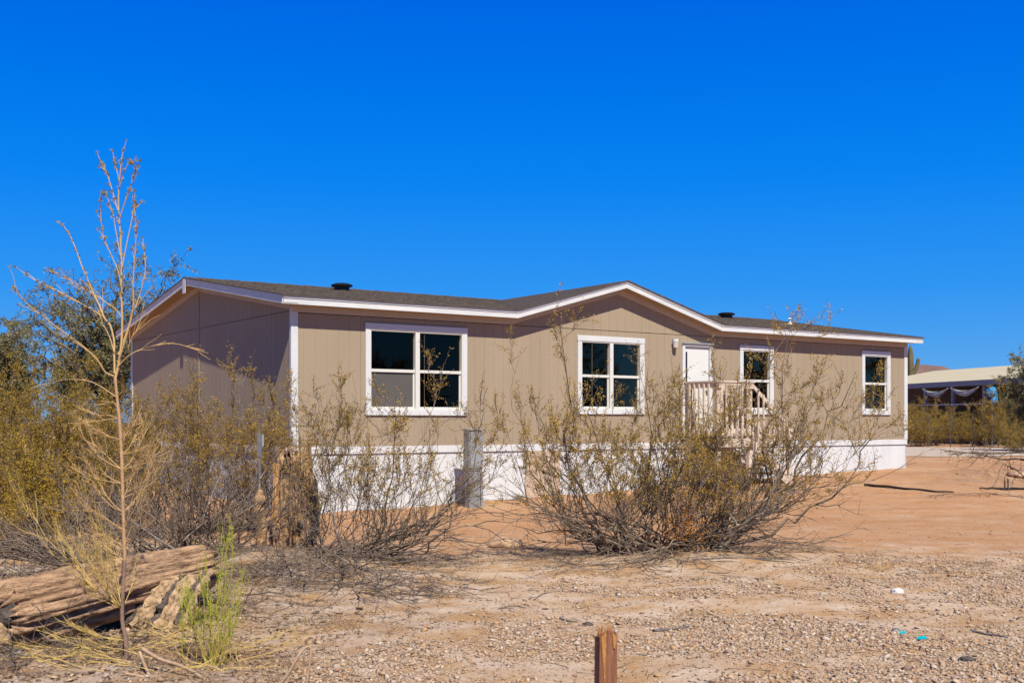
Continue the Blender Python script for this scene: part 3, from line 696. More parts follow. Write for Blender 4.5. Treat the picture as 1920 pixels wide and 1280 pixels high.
def emit(pl, rng, root, wood='bark_grey', leafm='leaf_creo', l=.021, w=.011, k=4, wood2='bark_pale', names=('branches', 'leaves'), tipm=None):
    if pl.wood:
        V, Q = tubes(pl.wood, k); o = fast(names[0], V, Q, M[wood], root, smooth=True)
        if names[0] == 'twigs': tag(o, kind='stuff')
    if pl.wood2:
        V, Q = tubes(pl.wood2, k); o = fast(names[0], V, Q, M[wood2], root, smooth=True); tag(o, 'pale bleached branches', kind='stuff' if names[0] == 'twigs' else None)
    if pl.leaf:
        V, Q = leaves(np.concatenate(pl.leaf), l, w, rng); o = fast(names[1], V, Q, M[leafm], root); tag(o, kind='stuff')
    if pl.leaf2:
        V, Q = leaves(np.concatenate(pl.leaf2), l * 1.2, w * 1.2, rng); o = fast(names[1], V, Q, M[tipm or 'leaf_rust'], root); tag(o, 'rusty orange dead leaves low in the bush', kind='stuff')
def bush_from_px(name, Y, base, tips, label, seed, spread=.55, extra=0, dead_low=(), yj=.55, **kw):
    """base: px range of the root crown; tips: px of stem ends, all near distance Y with their own depth"""
    rng = np.random.default_rng(seed); cx = (base[0] + base[1]) / 2; c = at(cx, HY, Y); z0 = gz(c.x, c.y)
    root = empty(name, (c.x, c.y, z0), 0, label, 'bush')
    bt = []; org = np.array([c.x, c.y, z0])
    for (x, y) in tips:
        dy = rng.uniform(-yj, yj); T = at(x, y, Y + dy)
        bx = cx + (x - cx) * .22 + rng.uniform(-1, 1) * (base[1] - base[0]) * .38; bx = min(max(bx, base[0]), base[1])
        B = at(bx, HY, Y + rng.uniform(-.25, .25)); B.z = gz(B.x, B.y) - .03
        bt.append((np.array(B) - org, np.array(T) - org))
    pl = creosote(rng, bt, **kw)
    for (x, y, r) in dead_low:   # leafless sprawling stems
        Yd = Y + rng.uniform(-.7, .3); T = at(x, y, Yd)
        if T.z < gz(T.x, T.y) + .02: T = on_ground(x, y); T.z += .03
        B = at(cx + rng.uniform(-1, 1) * (base[1] - base[0]) * .4, HY, Y + rng.uniform(-.2, .2)); B.z = gz(B.x, B.y) + rng.uniform(0, .08)
        P = curve(rng, np.array(B) - org, np.array(T) - org, 9, .035, sag=rng.uniform(-.10, .03)); pl.wood.append((P, np.linspace(r, r * .25, 9)))
        L = np.linalg.norm(P[-1] - P[0])
        for b_ in range(7):
            q, tg = along(P, rng.uniform(.2, .98)); d = unit(tg + rng.normal(size=3) * np.array([.6, .6, .28])); 
            Q = curve(rng, q, q + d * L * rng.uniform(.12, .35), 5, .06)
            Q[:, 2] = np.maximum(Q[:, 2], .01); pl.wood.append((Q, np.linspace(r * .45, .0016, 5)))
            for c_ in range(4):
                q2, tg2 = along(Q, rng.uniform(.2, 1)); d2 = unit(tg2 + rng.normal(size=3) * np.array([.6, .6, .35]))
                T2 = curve(rng, q2, q2 + d2 * rng.uniform(.06, .25), 3, .06); T2[:, 2] = np.maximum(T2[:, 2], .008); pl.wood.append((T2, np.linspace(.0024, .0012, 3)))
    return root, pl, rng

# big creosote in front of the porch
rcore = random.Random(77)
core_tips = [(rcore.gauss(1275, 95), rcore.uniform(775, 930)) for _ in range(17)]
tips = [(975, 672), (945, 735), (1002, 745), (1050, 612), (1098, 705), (1150, 770), (1062, 790), (1215, 688), (1232, 752), (1262, 785), (1292, 772), (1352, 702), (1392, 722), (1452, 590), (1482, 622), (1340, 690), (1522, 722), (1542, 690), (1572, 755), (1602, 705), (1622, 735), (1640, 805), (1622, 835), (1482, 785), (1422, 805), (1182, 825), (1112, 852), (985, 842), (1020, 800), (1240, 700), (1215, 740), (1300, 720), (1375, 760), (1270, 830), (1330, 800), (1440, 830), (1500, 820), (1140, 800), (1080, 740), (1180, 760), (1395, 850), (1060, 860), (1250, 760), (1310, 850), (1200, 870), (1360, 880), (1130, 890), (1470, 880), (1020, 890)] + core_tips
low = [(1060, 1000, .016), (1010, 960, .014), (1120, 960, .016), (1180, 930, .014), (1400, 940, .018), (1450, 920, .015), (1350, 960, .016), (1480, 960, .013), (1240, 900, .014), (1300, 880, .014), (1090, 1075, .009), (1040, 1085, .008), (1150, 1090, .007), (1230, 1080, .008), (1340, 1090, .006), (970, 1050, .008), (935, 905, .010), (915, 945, .010), (1000, 965, .012), (960, 985, .010), (880, 940, .009), (1600, 1000, .010), (1560, 1005, .010), (1530, 940, .010), (1640, 900, .008), (1490, 1050, .010), (1450, 1045, .010), (1050, 1060, .010), (1130, 1068, .012), (1010, 1015, .010), (1420, 990, .012), (1090, 985, .012), (1180, 1070, .010), (1500, 1010, .008), (1075, 930, .014), (1010, 925, .012), (1580, 900, .010), (930, 1040, .007), (1380, 1075, .007)]
root, pl, rng = bush_from_px('creosote_bush', 12.55, (1120, 1345), tips, 'large open creosote bush with dark twisted stems in front of the porch stairs', 3, dead_low=low, nb=10, nt=7, nl=28, r0=.0150, leaf_from=.80, yj=.7)
c = root.location
for k in range(230):  # rusty clump near the base
    pl.leaf2.append((np.array(at(1285 + rng.normal() * 26, 985 + rng.normal() * 24, 12.2 + rng.normal() * .1)) - np.array(c))[None, :] + rng.normal(size=(4, 3)) * .02)
emit(pl, rng, root, 'bark_grey', 'leaf_creo')
big_tris = sum(len(p) for p, _ in pl.wood)

# creosote by the saguaro stump
tips = [(598, 705), (640, 722), (660, 700), (700, 712), (742, 735), (580, 770), (620, 790), (812, 692), (832, 745), (760, 770), (790, 800), (690, 770), (655, 800), (540, 750), (905, 775), (925, 820), (880, 830), (945, 850), (862, 860), (720, 830), (820, 880), (610, 840), (560, 810), (760, 860), (900, 880), (665, 760), (720, 760), (640, 860), (690, 880), (770, 910), (600, 740)]
low = [(925, 960, .012), (905, 985, .012), (860, 1000, .010), (820, 1110, .009), (860, 1075, .009), (780, 1140, .009), (700, 1150, .008), (750, 1100, .010), (640, 1125, .009), (600, 1100, .010), (925, 925, .010), (850, 955, .012), (990, 1020, .008), (560, 1110, .009), (470, 1120, .008), (700, 1090, .010), (400, 1080, .008), (520, 1095, .008), (830, 1030, .010), (890, 1040, .009), (800, 985, .012), (660, 1080, .012), (740, 1060, .010), (840, 1125, .007), (620, 1140, .007)]
root, pl, rng = bush_from_px('creosote_bush', 12.05, (575, 690), tips, 'creosote bush fanning out rightwards over a tangle of grey dead branches beside the saguaro stump', 5, dead_low=low, nb=8, nt=7, nl=21, r0=.0115, leaf_from=.85, yj=.6)
emit(pl, rng, root, 'bark_grey', 'leaf_creo')

# creosotes between camera and the gable wall, and the dense ones on the left
def fan(rng, R_, H_, n):
    out = []
    for _ in range(n):
        a = rng.uniform(0, 2 * pi); r = R_ * rng.uniform(.1, 1) ** .6; h = H_ * (1 - .35 * (r / R_) ** 2) * rng.uniform(.72, 1.06)
        out.append((np.array([rng.uniform(-.2, .2), rng.uniform(-.2, .2), -.05]), np.array([r * cos(a), r * sin(a), h])))
    return out
spec = [  # px x, Y, R, H, n stems, seed, leaf material, label
    (300, 14.6, 1.0, 2.05, 24, 21, 'leaf_creo', 'slim grey-stemmed creosote bush left of the dead broom stem in front of the gable wall', .9),
    (395, 15.3, 1.05, 2.15, 26, 22, 'leaf_creo', 'tallest brown-leaved creosote bush before the middle of the gable wall', .9),
    (478, 15.9, .85, 2.1, 20, 23, 'leaf_creo', 'creosote bush in front of the gable wall nearest the white house corner', .9),
    (225, 16.8, 1.0, 1.95, 22, 24, 'leaf_creo', 'creosote bush at the far left corner of the gable wall', .7),
    (70, 15.2, 1.5, 2.1, 40, 25, 'leaf_creo2', 'dense yellow-green creosote bush at the left edge', .45),
    (150, 18.0, 1.4, 2.3, 36, 26, 'leaf_creo2', 'dense olive creosote bush under the mesquite tree', .5),
    (-30, 18.5, 1.5, 2.5, 36, 27, 'leaf_creo2', 'dense creosote bush cut by the left frame edge under the small tree', .5),
    (20, 13.0, 1.0, 1.35, 22, 28, 'leaf_creo2', 'low creosote bush at the left edge behind the dead branch pile', .35),
]
protos = {}
for (px, Y, R_, H_, ns_, sd, lm, lab, lf) in spec:
    rng = np.random.default_rng(sd); c = at(px, HY, Y)
    root = empty('creosote_bush', (c.x, Y, gz(c.x, Y)), 0, lab, 'bush')
    den = lm == 'leaf_creo2'
    pl = creosote(rng, fan(rng, R_, H_, ns_), nb=8, nt=7, nl=34 if den else 24, r0=.012, leaf_from=lf)
    emit(pl, rng, root, 'bark_grey', lm, .026 if den else .022, .014 if den else .012)
    protos[sd] = root
def copy_tree(o, parent=None):
    c = o.copy(); COL.objects.link(c); c.parent = parent
    for ch in o.children: copy_tree(ch, c)
    return c
# far bushes on the right
far = [(1718, 50, .8), (1752, 52, .9), (1795, 55, .6), (1838, 51, .85), (1876, 54, .75), (1912, 47, 1.1), (1770, 61, .7), (1852, 61, .8), (1735, 60, .75), (1810, 60, .65), (1945, 53, 1.1), (1893, 60, 1.2), (1700, 57, 1.15), (1905, 38, .55)]
flab = ['low yellow-green creosote just right of the house corner beyond the track', 'creosote bush behind the gravel track below the first shade cloth', 'smaller creosote bush mid-way along the far side of the track', 'creosote bush beyond the track below the blue tarp', 'creosote bush beyond the track right of the blue tarp', 'olive creosote bush at the right frame edge beyond the track', 'creosote bush under the shed eave between its posts', 'creosote bush against the shed below its right post', 'brownish creosote bush against the left end of the shed', 'brownish creosote bush against the middle of the shed', 'creosote bush cut off by the right frame edge', 'creosote bush at the foot of the right-hand mesquite', 'creosote bush half hidden behind the right house corner', 'small creosote bush on the near side of the track at the right edge']
for i, (px, Y, s) in enumerate(far):
    src = protos[(25, 26, 27)[i % 3]]; r_ = copy_tree(src); c = at(px, HY, Y)
    r_.location = (c.x, Y, gz(c.x, Y)); r_.scale = (s * 1.15, s * 1.15, s * .95); r_.rotation_euler = (0, 0, i * 1.3)
    tag(r_, flab[i], 'bush', 'creosote bushes beyond the gravel track')
# leafless dead bush pile, left
rng = np.random.default_rng(40); c = on_ground(215, 1078)
root = empty('dead_bush', (c.x, c.y, c.z), 0, 'collapsed leafless grey bush sprawling behind the fallen saguaro log', 'bush')
pl = Plant(); org = np.array(c)
for k in range(34):
    a = rng.uniform(pi * .62, pi * 1.25) if k < 26 else rng.uniform(0, 2 * pi); r = rng.uniform(.7, 2.0); h = rng.uniform(.03, .75) * (1.3 - r * .35)
    P = curve(rng, np.array([rng.uniform(-.3, .2), rng.uniform(-.2, .2), .0]), np.array([r * cos(a), r * .8 * sin(a), h]), 9, .035, sag=rng.uniform(-.1, .05)); P[:, 2] = np.maximum(P[:, 2], .01)
    rr = rng.uniform(.006, .017); pl.wood.append((P, np.linspace(rr, rr * .3, 9)))
    for b_ in range(7):
        q, tg = along(P, rng.uniform(.15, .98)); d = unit(tg + rng.normal(size=3) * .55 + np.array([0, 0, .15])); Q = curve(rng, q, q + d * rng.uniform(.2, .6), 5, .06); Q[:, 2] = np.maximum(Q[:, 2], .01)
        pl.wood.append((Q, np.linspace(rr * .5, .002, 5)))
        for c_ in range(3):
            q2, tg2 = along(Q, rng.uniform(.2, 1)); T2 = curve(rng, q2, q2 + unit(tg2 + rng.normal(size=3) * .6) * rng.uniform(.06, .25), 3, .06); T2[:, 2] = np.maximum(T2[:, 2], .01); pl.wood.append((T2, np.linspace(.0025, .0012, 3)))
emit(pl, rng, root, 'bark_grey')
def brush_pile(px, py, label, seed, n_, R_, H_, sx=1.0):
    rng = np.random.default_rng(seed); c = on_ground(px, py); root = empty('brush_pile', (c.x, c.y, c.z), 0, label, 'brush'); pl = Plant()
    for k in range(n_):
        a = rng.uniform(0, 2 * pi); q0 = np.array([rng.normal() * R_ * .45 * sx, rng.normal() * R_ * .35, rng.uniform(0, H_ * .5)]); l_ = rng.uniform(.35, 1.0) * R_
        P = curve(rng, q0, q0 + np.array([cos(a) * l_, sin(a) * l_ * .7, rng.uniform(-.1, H_)]), 8, .045); P[:, 2] = np.maximum(P[:, 2], .008); rr = rng.uniform(.003, .010)
        (pl.wood2 if k % 3 == 0 else pl.wood).append((P, np.linspace(rr, rr * .3, 8)))
        for b_ in range(5):
            q, tg = along(P, rng.uniform(.15, .98)); Q = curve(rng, q, q + unit(tg + rng.normal(size=3) * np.array([.7, .7, .35])) * rng.uniform(.1, .4), 5, .06); Q[:, 2] = np.maximum(Q[:, 2], .006); pl.wood.append((Q, np.linspace(rr * .5, .0015, 5)))
            for c_ in range(3):
                q2, tg2 = along(Q, rng.uniform(.2, 1)); T2 = curve(rng, q2, q2 + unit(tg2 + rng.normal(size=3) * .6) * rng.uniform(.04, .18), 3, .06); T2[:, 2] = np.maximum(T2[:, 2], .006); pl.wood.append((T2, np.linspace(.0020, .0010, 3)))
    emit(pl, rng, root, 'bark_grey', names=('twigs', 'leaves'))
brush_pile(490, 1085, 'tangled heap of fallen grey twigs on the dirt between the green broom and the stump', 43, 40, .9, .26, 1.3)
brush_pile(650, 1105, 'thin spread of fallen grey twigs on the dirt under the bush beside the stump', 44, 24, .9, .10, 1.4)
brush_pile(395, 1150, 'small grey brush heap against the cork slab behind the green broom', 45, 16, .5, .18)
brush_pile(60, 1232, 'low heap of dry twigs and bark in the bottom left corner below the log', 46, 14, .5, .08, 1.5)
# bare grey shrub stems in front of the gable-wall creosotes
rng = np.random.default_rng(41); c = on_ground(350, 1040)
root = empty('bare_shrub', (c.x, c.y, c.z), 0, 'upright bare grey shrub with pale curving stems behind the fallen log', 'bush')
pl = Plant()
for k in range(70):
    a = rng.uniform(0, 2 * pi); r = rng.uniform(.2, 1.3); h = rng.uniform(.4, 1.15)
    P = curve(rng, np.array([rng.uniform(-.55, .55), rng.uniform(-.3, .3), -.03]), np.array([r * cos(a) * 1.2, r * sin(a) * .6, h]), 8, .045, up=.6)
    rr = rng.uniform(.006, .013); (pl.wood2 if k % 7 == 0 else pl.wood).append((P, np.linspace(rr, rr * .35, 8)))
    for b_ in range(6):
        q, tg = along(P, rng.uniform(.25, .98)); Q = curve(rng, q, q + unit(tg + rng.normal(size=3) * .6 + np.array([0, 0, .2])) * rng.uniform(.12, .45), 5, .06)
        pl.wood.append((Q, np.linspace(rr * .45, .0018, 5)))
        for c_ in range(3):
            q2, tg2 = along(Q, rng.uniform(.2, 1)); pl.wood.append((curve(rng, q2, q2 + unit(tg2 + rng.normal(size=3) * .6) * rng.uniform(.05, .2), 3, .06), np.linspace(.0022, .0011, 3)))
emit(pl, rng, root, 'bark_grey')

# mesquite trees
def mesquite(rng, root, H, limbs, leaf_n=14, r0=.16, l=.055, w=.02, subs=7, twn=7, hang=.5):
    """limbs: list of (tip vector, start height fraction)"""
    wood = []; tw = []; lf = []
    for tip, sh in limbs:
        tip = np.array(tip, float); start = np.array([rng.uniform(-.05, .05), rng.uniform(-.05, .05), sh * H * .3])
        P = curve(rng, start, tip, 9, .045, up=-.5); L = np.linalg.norm(tip - start); rr = r0 * rng.uniform(.35, .6)
        wood.append((P, rr * (1 - .85 * np.linspace(0, 1, 9))))
        for b_ in range(subs):
            t = rng.uniform(.3, 1.0); q, tg = along(P, t); d = unit(tg * .6 + rng.normal(size=3) * .7 + np.array([0, 0, .25])); ln = L * rng.uniform(.18, .38)
            Q = curve(rng, q, q + d * ln, 7, .06, sag=-.15); rb = max(.01, rr * (1 - t * .8) * .5); wood.append((Q, np.linspace(rb, .005, 7)))
            for c_ in range(twn):
                q2, tg2 = along(Q, rng.uniform(.2, 1)); d2 = unit(tg2 * .5 + rng.normal(size=3) * .7); ln2 = rng.uniform(.25, .7)
                T = curve(rng, q2, q2 + d2 * ln2 + np.array([0, 0, -hang * ln2 * rng.uniform(0, 1)]), 5, .07, sag=-.2); tw.append((T, np.linspace(.006, .0025, 5)))
                m = int(leaf_n * rng.uniform(.4, 1.5)); tt = rng.uniform(.1, 1.02, m) * 4; i0 = np.clip(tt.astype(int), 0, 3); f = (tt - i0)[:, None]
                lf.append(T[i0] * (1 - f) + T[i0 + 1] * f + rng.normal(size=(m, 3)) * .035 + np.array([0, 0, -.03]))
    V, Q = tubes(wood, 7); fast('limbs', V, Q, M['tree_bark'], root, smooth=True)
    V, Q = tubes(tw, 3); tag(fast('twigs', V, Q, M['bark_dark'], root), kind='stuff')
    V, Q = leaves(np.concatenate(lf), l, w, rng, droop=.4); tag(fast('leaves', V, Q, M['leaf_mesq'], root), kind='stuff')
def tree(name, px, Y, H, limbs, seed, label, trunk_pts, r0, **kw):
    rng = np.random.default_rng(seed); c = at(px, HY, Y); z0 = gz(c.x, Y)
    root = empty(name, (c.x, Y, z0), 0, label, 'tree')
    mb = MB(); mb.tube(trunk_pts, [r0 * (1 - .12 * i) for i in range(len(trunk_pts))], 10); mb.build('trunk', M['tree_bark'], root, smooth=True)
    mesquite(rng, root, H, limbs, r0=r0, **kw)
    return root
def tipl(px0, Y, lst, H):  # limb tips given as pixel offsets at the tree's own distance
    c = at(px0, HY, Y); z0 = gz(c.x, Y); r_ = random.Random(int(px0 * 7 + Y)); out = []
    for x, y in lst:
        q = at(x, y, Y); out.append(((q.x - c.x, r_.uniform(-1.3, 1.3), q.z - z0), r_.uniform(.6, 1.1)))
    return out
lm = [((t[0] * .86, t[1], t[2] * .86), h) for t, h in tipl(205, 29, [(60, 560), (110, 500), (165, 490), (215, 470), (260, 520), (300, 545), (330, 505), (45, 640), (75, 660), (100, 600), (130, 560), (190, 520), (240, 560), (280, 600), (150, 610), (220, 600), (180, 640), (110, 690), (240, 650), (60, 520), (90, 700), (270, 640), (175, 700), (225, 700)], 5.5)]
tree('mesquite_tree', 205, 29, 5.5, lm, 51, 'tall open mesquite tree rising behind the left gable end', [(0, 0, -.1), (-.06, 0, .5), (-.1, .05, 1.1), (0, 0, 1.7)], .20, subs=9, twn=8, leaf_n=19, l=.085, w=.030)
lm = tipl(10, 33, [(-40, 650), (0, 640), (40, 655), (70, 690), (20, 690), (-30, 700), (60, 640), (-60, 680), (80, 720), (30, 740), (0, 720)], 3.5)
tree('mesquite_tree', 10, 33, 3.6, lm, 52, 'low grey-green mesquite tree at the left frame edge', [(0, 0, -.1), (.05, 0, .5), (0, .05, 1.2)], .15, subs=8, twn=9, leaf_n=46, l=.085, w=.032)
lm = [((t[0] * .8 + .25, t[1], t[2] * .88), h) for t, h in tipl(1975, 40, [(1905, 650), (1890, 700), (1920, 680), (1960, 620), (2000, 640), (1915, 735), (1900, 760), (2040, 690), (1950, 700), (1885, 730), (1930, 640), (2010, 720)], 4)]
mq3 = tree('mesquite_tree', 1975, 40, 4, lm, 53, 'green mesquite tree reaching in at the right frame edge', [(0, 0, -.1), (-.05, 0, .6), (0, .05, 1.3)], .18, subs=8, twn=9, leaf_n=40, l=.085, w=.032)

# trees off to the right of the frame, seen mirrored in the window panes
for k, (x_, y_, s_, lab_) in enumerate(((21, 8.5, 1.0, 'mesquite tree off to the right that the widest window mirrors'), (27, 12.5, 1.25, 'mesquite tree off to the right that the double window mirrors'), (33, 20, 1.15, 'mesquite tree off to the right that the window by the stairs mirrors'), (36, 27, 1.3, 'mesquite tree off to the right that the end window mirrors'), (24, 3.5, 1.2, 'mesquite tree farthest back off to the right'))):
    r_ = copy_tree(mq3); r_.location = (x_, y_, gz(x_, y_)); r_.scale = (s_ * 1.3, s_ * 1.3, s_); r_.rotation_euler = (0, 0, k * 1.9); tag(r_, lab_, 'tree')
# tall dead desert broom in the foreground
c = on_ground(237, 1236); BY = c.y; rng = np.random.default_rng(60)
root = empty('desert_broom', tuple(c), 0, 'tall thin dried desert broom with one reddish stem towering at the left', 'plant')
org = np.array(c)
def pxl(lst, dy0=0.0, dy1=0.0):
    m = len(lst); out = []
    for i, (x, y) in enumerate(lst):
        Yd = BY + dy0 + (dy1 - dy0) * i / (m - 1); out.append(np.array(at(x, y, Yd)) - org)
    return np.array(out)
def smooth(P, k=3):
    P = np.asarray(P); n_ = len(P); t = np.linspace(0, n_ - 1, (n_ - 1) * k + 1); out = []
    for x in t:
        i = min(int(x), n_ - 2); f = x - i; p0 = P[max(i - 1, 0)]; p1 = P[i]; p2 = P[i + 1]; p3 = P[min(i + 2, n_ - 1)]
        out.append(.5 * ((2 * p1) + (-p0 + p2) * f + (2 * p0 - 5 * p1 + 4 * p2 - p3) * f * f + (-p0 + 3 * p1 - 3 * p2 + p3) * f ** 3))
    return np.array(out)
low_ = smooth(pxl([(237, 1246), (236, 1200), (229, 1160), (231, 1100), (234, 1050)]))
main_ = smooth(pxl([(234, 1050), (231, 960), (229, 880), (225, 800), (221, 760), (216, 710)]))
V, Q = tubes([(low_, np.linspace(.0145, .012, len(low_)))], 8); fast('stem', V, Q, M['broom_low'], root, smooth=True)
V, Q = tubes([(main_, np.linspace(.0122, .009, len(main_)))], 8); fast('stem', V, Q, M['broom_stem'], root, smooth=True)
ub_ = []; buds = []
def ub(lst, r0, r1, dy=0.0, side=3, bud=True):
    P = smooth(pxl(lst, 0, dy)); ub_.append((P, np.linspace(r0, r1, len(P))))
    for _ in range(int(side * 2.2)):
        q, tg = along(P, rng.uniform(.30, .98)); d = unit(tg * 1.7 + rng.normal(size=3) * .4); Q = curve(rng, q, q + d * rng.uniform(.04, .20) * (1.0 if q[2] < 2.3 else .45), 4, .04); ub_.append((Q, np.linspace(.0022, .0012, 4)))
        if bud: buds.append(Q[-1] + rng.normal(size=(5, 3)) * .006)
    if bud:
        for t in (.8, .9, .97, 1.0): q, _ = along(P, t); buds.append(q + rng.normal(size=(5, 3)) * .006)
ub([(216, 710), (223, 680), (228, 640), (229, 590), (227, 540), (228, 500), (225, 430), (222, 380), (224, 340), (228, 300), (232, 278)], .0095, .0022, .05, 8)
ub([(215, 700), (214, 660), (214, 640), (207, 610), (197, 598), (185, 570), (172, 542), (155, 503), (141, 464), (130, 440), (116, 419)], .0075, .0020, .15, 8)
ub([(214, 705), (197, 697), (183, 675), (158, 651), (137, 635), (105, 612), (76, 589), (46, 565), (32, 545)], .0055, .0018, -.15, 8)
ub([(226, 592), (215, 578), (197, 566), (176, 551), (148, 537), (120, 519), (98, 508)], .0045, .0016, -.1, 6)
ub([(190, 592), (172, 580), (134, 559), (102, 542), (70, 528), (30, 501)], .0040, .0016, .1, 7)
ub([(222, 665), (229, 647), (243, 605), (260, 559), (272, 512), (271, 475), (268, 461)], .0050, .0016, .1, 5)
ub([(221, 680), (234, 640), (246, 598), (250, 566), (250, 517), (254, 461), (255, 419), (250, 377)], .0060, .0018, -.1, 8)
ub([(229, 500), (239, 450), (248, 408), (251, 384)], .004, .0016, .05, 4)
ub([(224, 410), (234, 380), (246, 348), (254, 320)], .0040, .0015, -.05, 5)
ub([(224, 395), (220, 391), (211, 359), (202, 331), (190, 306)], .0045, .0015, .08, 7)
ub([(229, 550), (222, 510), (207, 475), (193, 440), (188, 391), (188, 371)], .0040, .0015, -.06, 5)
ub([(226, 480), (216, 426), (211, 398), (197, 359)], .0035, .0015, .03, 4)
ub([(224, 340), (219, 320), (214, 302)], .003, .0014, .03, 3); ub([(224, 350), (232, 325), (240, 308), (248, 305)], .003, .0014, -.03, 3)
ub([(219, 690), (240, 668), (267, 654), (309, 644), (338, 646), (371, 656)], .0042, .0016, -.12, 5, False)
ub([(219, 745), (190, 725), (165, 714), (130, 711), (110, 714), (77, 722)], .0035, .0014, .12, 3, False)
ub([(222, 775), (215, 755), (200, 756), (175, 758)], .002, .0012, .0, 1, False)
ub([(214, 660), (205, 630), (190, 600), (178, 560), (168, 530)], .0035, .0014, .15, 3)
ub([(240, 655), (247, 632), (262, 612)], .0025, .0014, .0, 4, False)
V, Q = tubes(ub_, 5); fast('upper_branches', V, Q, M['broom_twig'], root, smooth=True)
V, Q = leaves(np.concatenate(buds), .022, .009, rng); tag(fast('buds', V, Q, M['broom_bud'], root), kind='stuff')
tw = []
def spray(rng, q, d, L, r, depth, out, spread=.30, n=9):
    P = curve(rng, q, q + d * L, 6, .025, up=.35); out.append((P, np.linspace(r, r * .35, 6)))
    if depth:
        for k in range(n):
            t = rng.uniform(.2, .95); a, tg = along(P, t)
            spray(rng, a, unit(tg + rng.normal(size=3) * spread + np.array([0, 0, .12])), L * rng.uniform(.22, .5) * (1.1 - .4 * t), r * .5, depth - 1, out, spread, max(3, n - 3))
def stem_at(y):
    P = np.concatenate([low_, main_]); zz = EYE + (HY - y) / F * BY - org[2]; i = int(np.argmin(abs(P[:, 2] - zz))); return P[i]
for y, x1, y1 in [(792, 150, 765), (830, 160, 790), (870, 150, 805), (905, 150, 850), (960, 175, 880), (1010, 160, 940), (985, 150, 930), (1000, 290, 850), (960, 300, 830), (915, 290, 810), (880, 285, 790), (840, 265, 790), (1010, 275, 880), (1040, 180, 1000), (945, 260, 860), (820, 262, 768)]:
    q = stem_at(y); T = np.array(at(x1, y1, BY + rng.uniform(-.2, .2))) - org; spray(rng, q, unit(T - q), np.linalg.norm(T - q) * rng.uniform(.9, 1.15), .0034, 2, tw, .30, 10); spray(rng, q, unit(T - q + rng.normal(size=3) * .10), np.linalg.norm(T - q) * rng.uniform(.6, 1.0), .0028, 2, tw, .32, 8)
V, Q = tubes(tw, 4); fast('dry_side_twigs', V, Q, M['broom_twig'], root)
tw = []
for y, x1, y1 in [(1150, 62, 962), (1148, 120, 1010), (1145, 170, 965), (1140, 190, 980), (1142, 150, 1000), (1135, 205, 1000), (1150, 180, 1040), (1200, 120, 1165)]:
    q = stem_at(y); T = np.array(at(x1, y1, BY - rng.uniform(-.1, .35))) - org; spray(rng, q, unit(T - q), np.linalg.norm(T - q), .0036, 2, tw, .22, 11); spray(rng, q, unit(T - q + rng.normal(size=3) * .12), np.linalg.norm(T - q) * .8, .003, 2, tw, .24, 8)
V, Q = tubes(tw, 4); fast('yellow_side_twigs', V, Q, M['broom_straw'], root)

tw = []   # fallen straw coloured twigs round the foot of the dead broom
for k in range(46):
    q = np.array([rng.uniform(-.55, .75), rng.uniform(-.45, .75), .02]); a_ = rng.uniform(-.5, .9) + (pi if rng.random() < .5 else 0); d = unit(np.array([cos(a_), sin(a_) * .8, rng.uniform(.02, .45)])); spray(rng, q, d, rng.uniform(.18, .5), .0028, 1, tw, .25, 7)
V, Q = tubes(tw, 4); fast('fallen_twigs', V, Q, M['broom_straw'], root)
# green desert broom beside it
c = on_ground(405, 1246); rng = np.random.default_rng(61); org = np.array(c); GYd = c.y
root = empty('green_broom', tuple(c), 0, 'small bright green desert broom shrub on the dirt right of the fallen log', 'plant')
tw = []; st2 = []; lf = []
for (x1, y1, b0) in [(437, 985, 398), (425, 1030, 402), (385, 1035, 400), (352, 1078, 396), (372, 1062, 398), (345, 1100, 392), (410, 1080, 404), (455, 1065, 408), (365, 1110, 395), (440, 1100, 406), (340, 1130, 345), (395, 1120, 400), (430, 1140, 405), (415, 1000, 401)]:
    B = np.array(at(b0, HY, GYd)) - org; B[2] = -.02; T = np.array(at(x1, y1, GYd + rng.uniform(-.15, .15))) - org
    P = curve(rng, B, T, 8, .018, up=.5); st2.append((P, np.linspace(.0050, .0016, 8)))
    for k in range(13):
        t = rng.uniform(.35, .98); q, tg = along(P, t); d = unit(tg * 1.2 + rng.normal(size=3) * .30 + np.array([0, 0, .3])); L = rng.uniform(.06, .22)
        Q = curve(rng, q, q + d * L, 4, .03); tw.append((Q, np.linspace(.0020, .0010, 4)))
        for _ in range(9): a, _t = along(Q, rng.uniform(.1, 1)); lf.append(a + rng.normal(size=3) * .006)
V, Q = tubes(st2, 5); fast('stems', V, Q, M['green_twig'], root, smooth=True)
V, Q = tubes(tw, 3); tag(fast('twigs', V, Q, M['green_twig'], root), kind='stuff')
V, Q = leaves(np.array(lf), .024, .0045, rng, droop=-.6); tag(fast('leaves', V, Q, M['green_leaf'], root), kind='stuff')
tw = []
for k in range(34):   # straw coloured shoots around its foot
    q = np.array([rng.normal() * .09, rng.normal() * .08, 0]); d = unit(np.array([rng.normal() * .35, rng.normal() * .3, 1])); spray(rng, q, d, rng.uniform(.15, .42), .002, 1, tw, .3, 5)
V, Q = tubes(tw, 3); fast('straw_shoots', V, Q, M['broom_straw'], root)

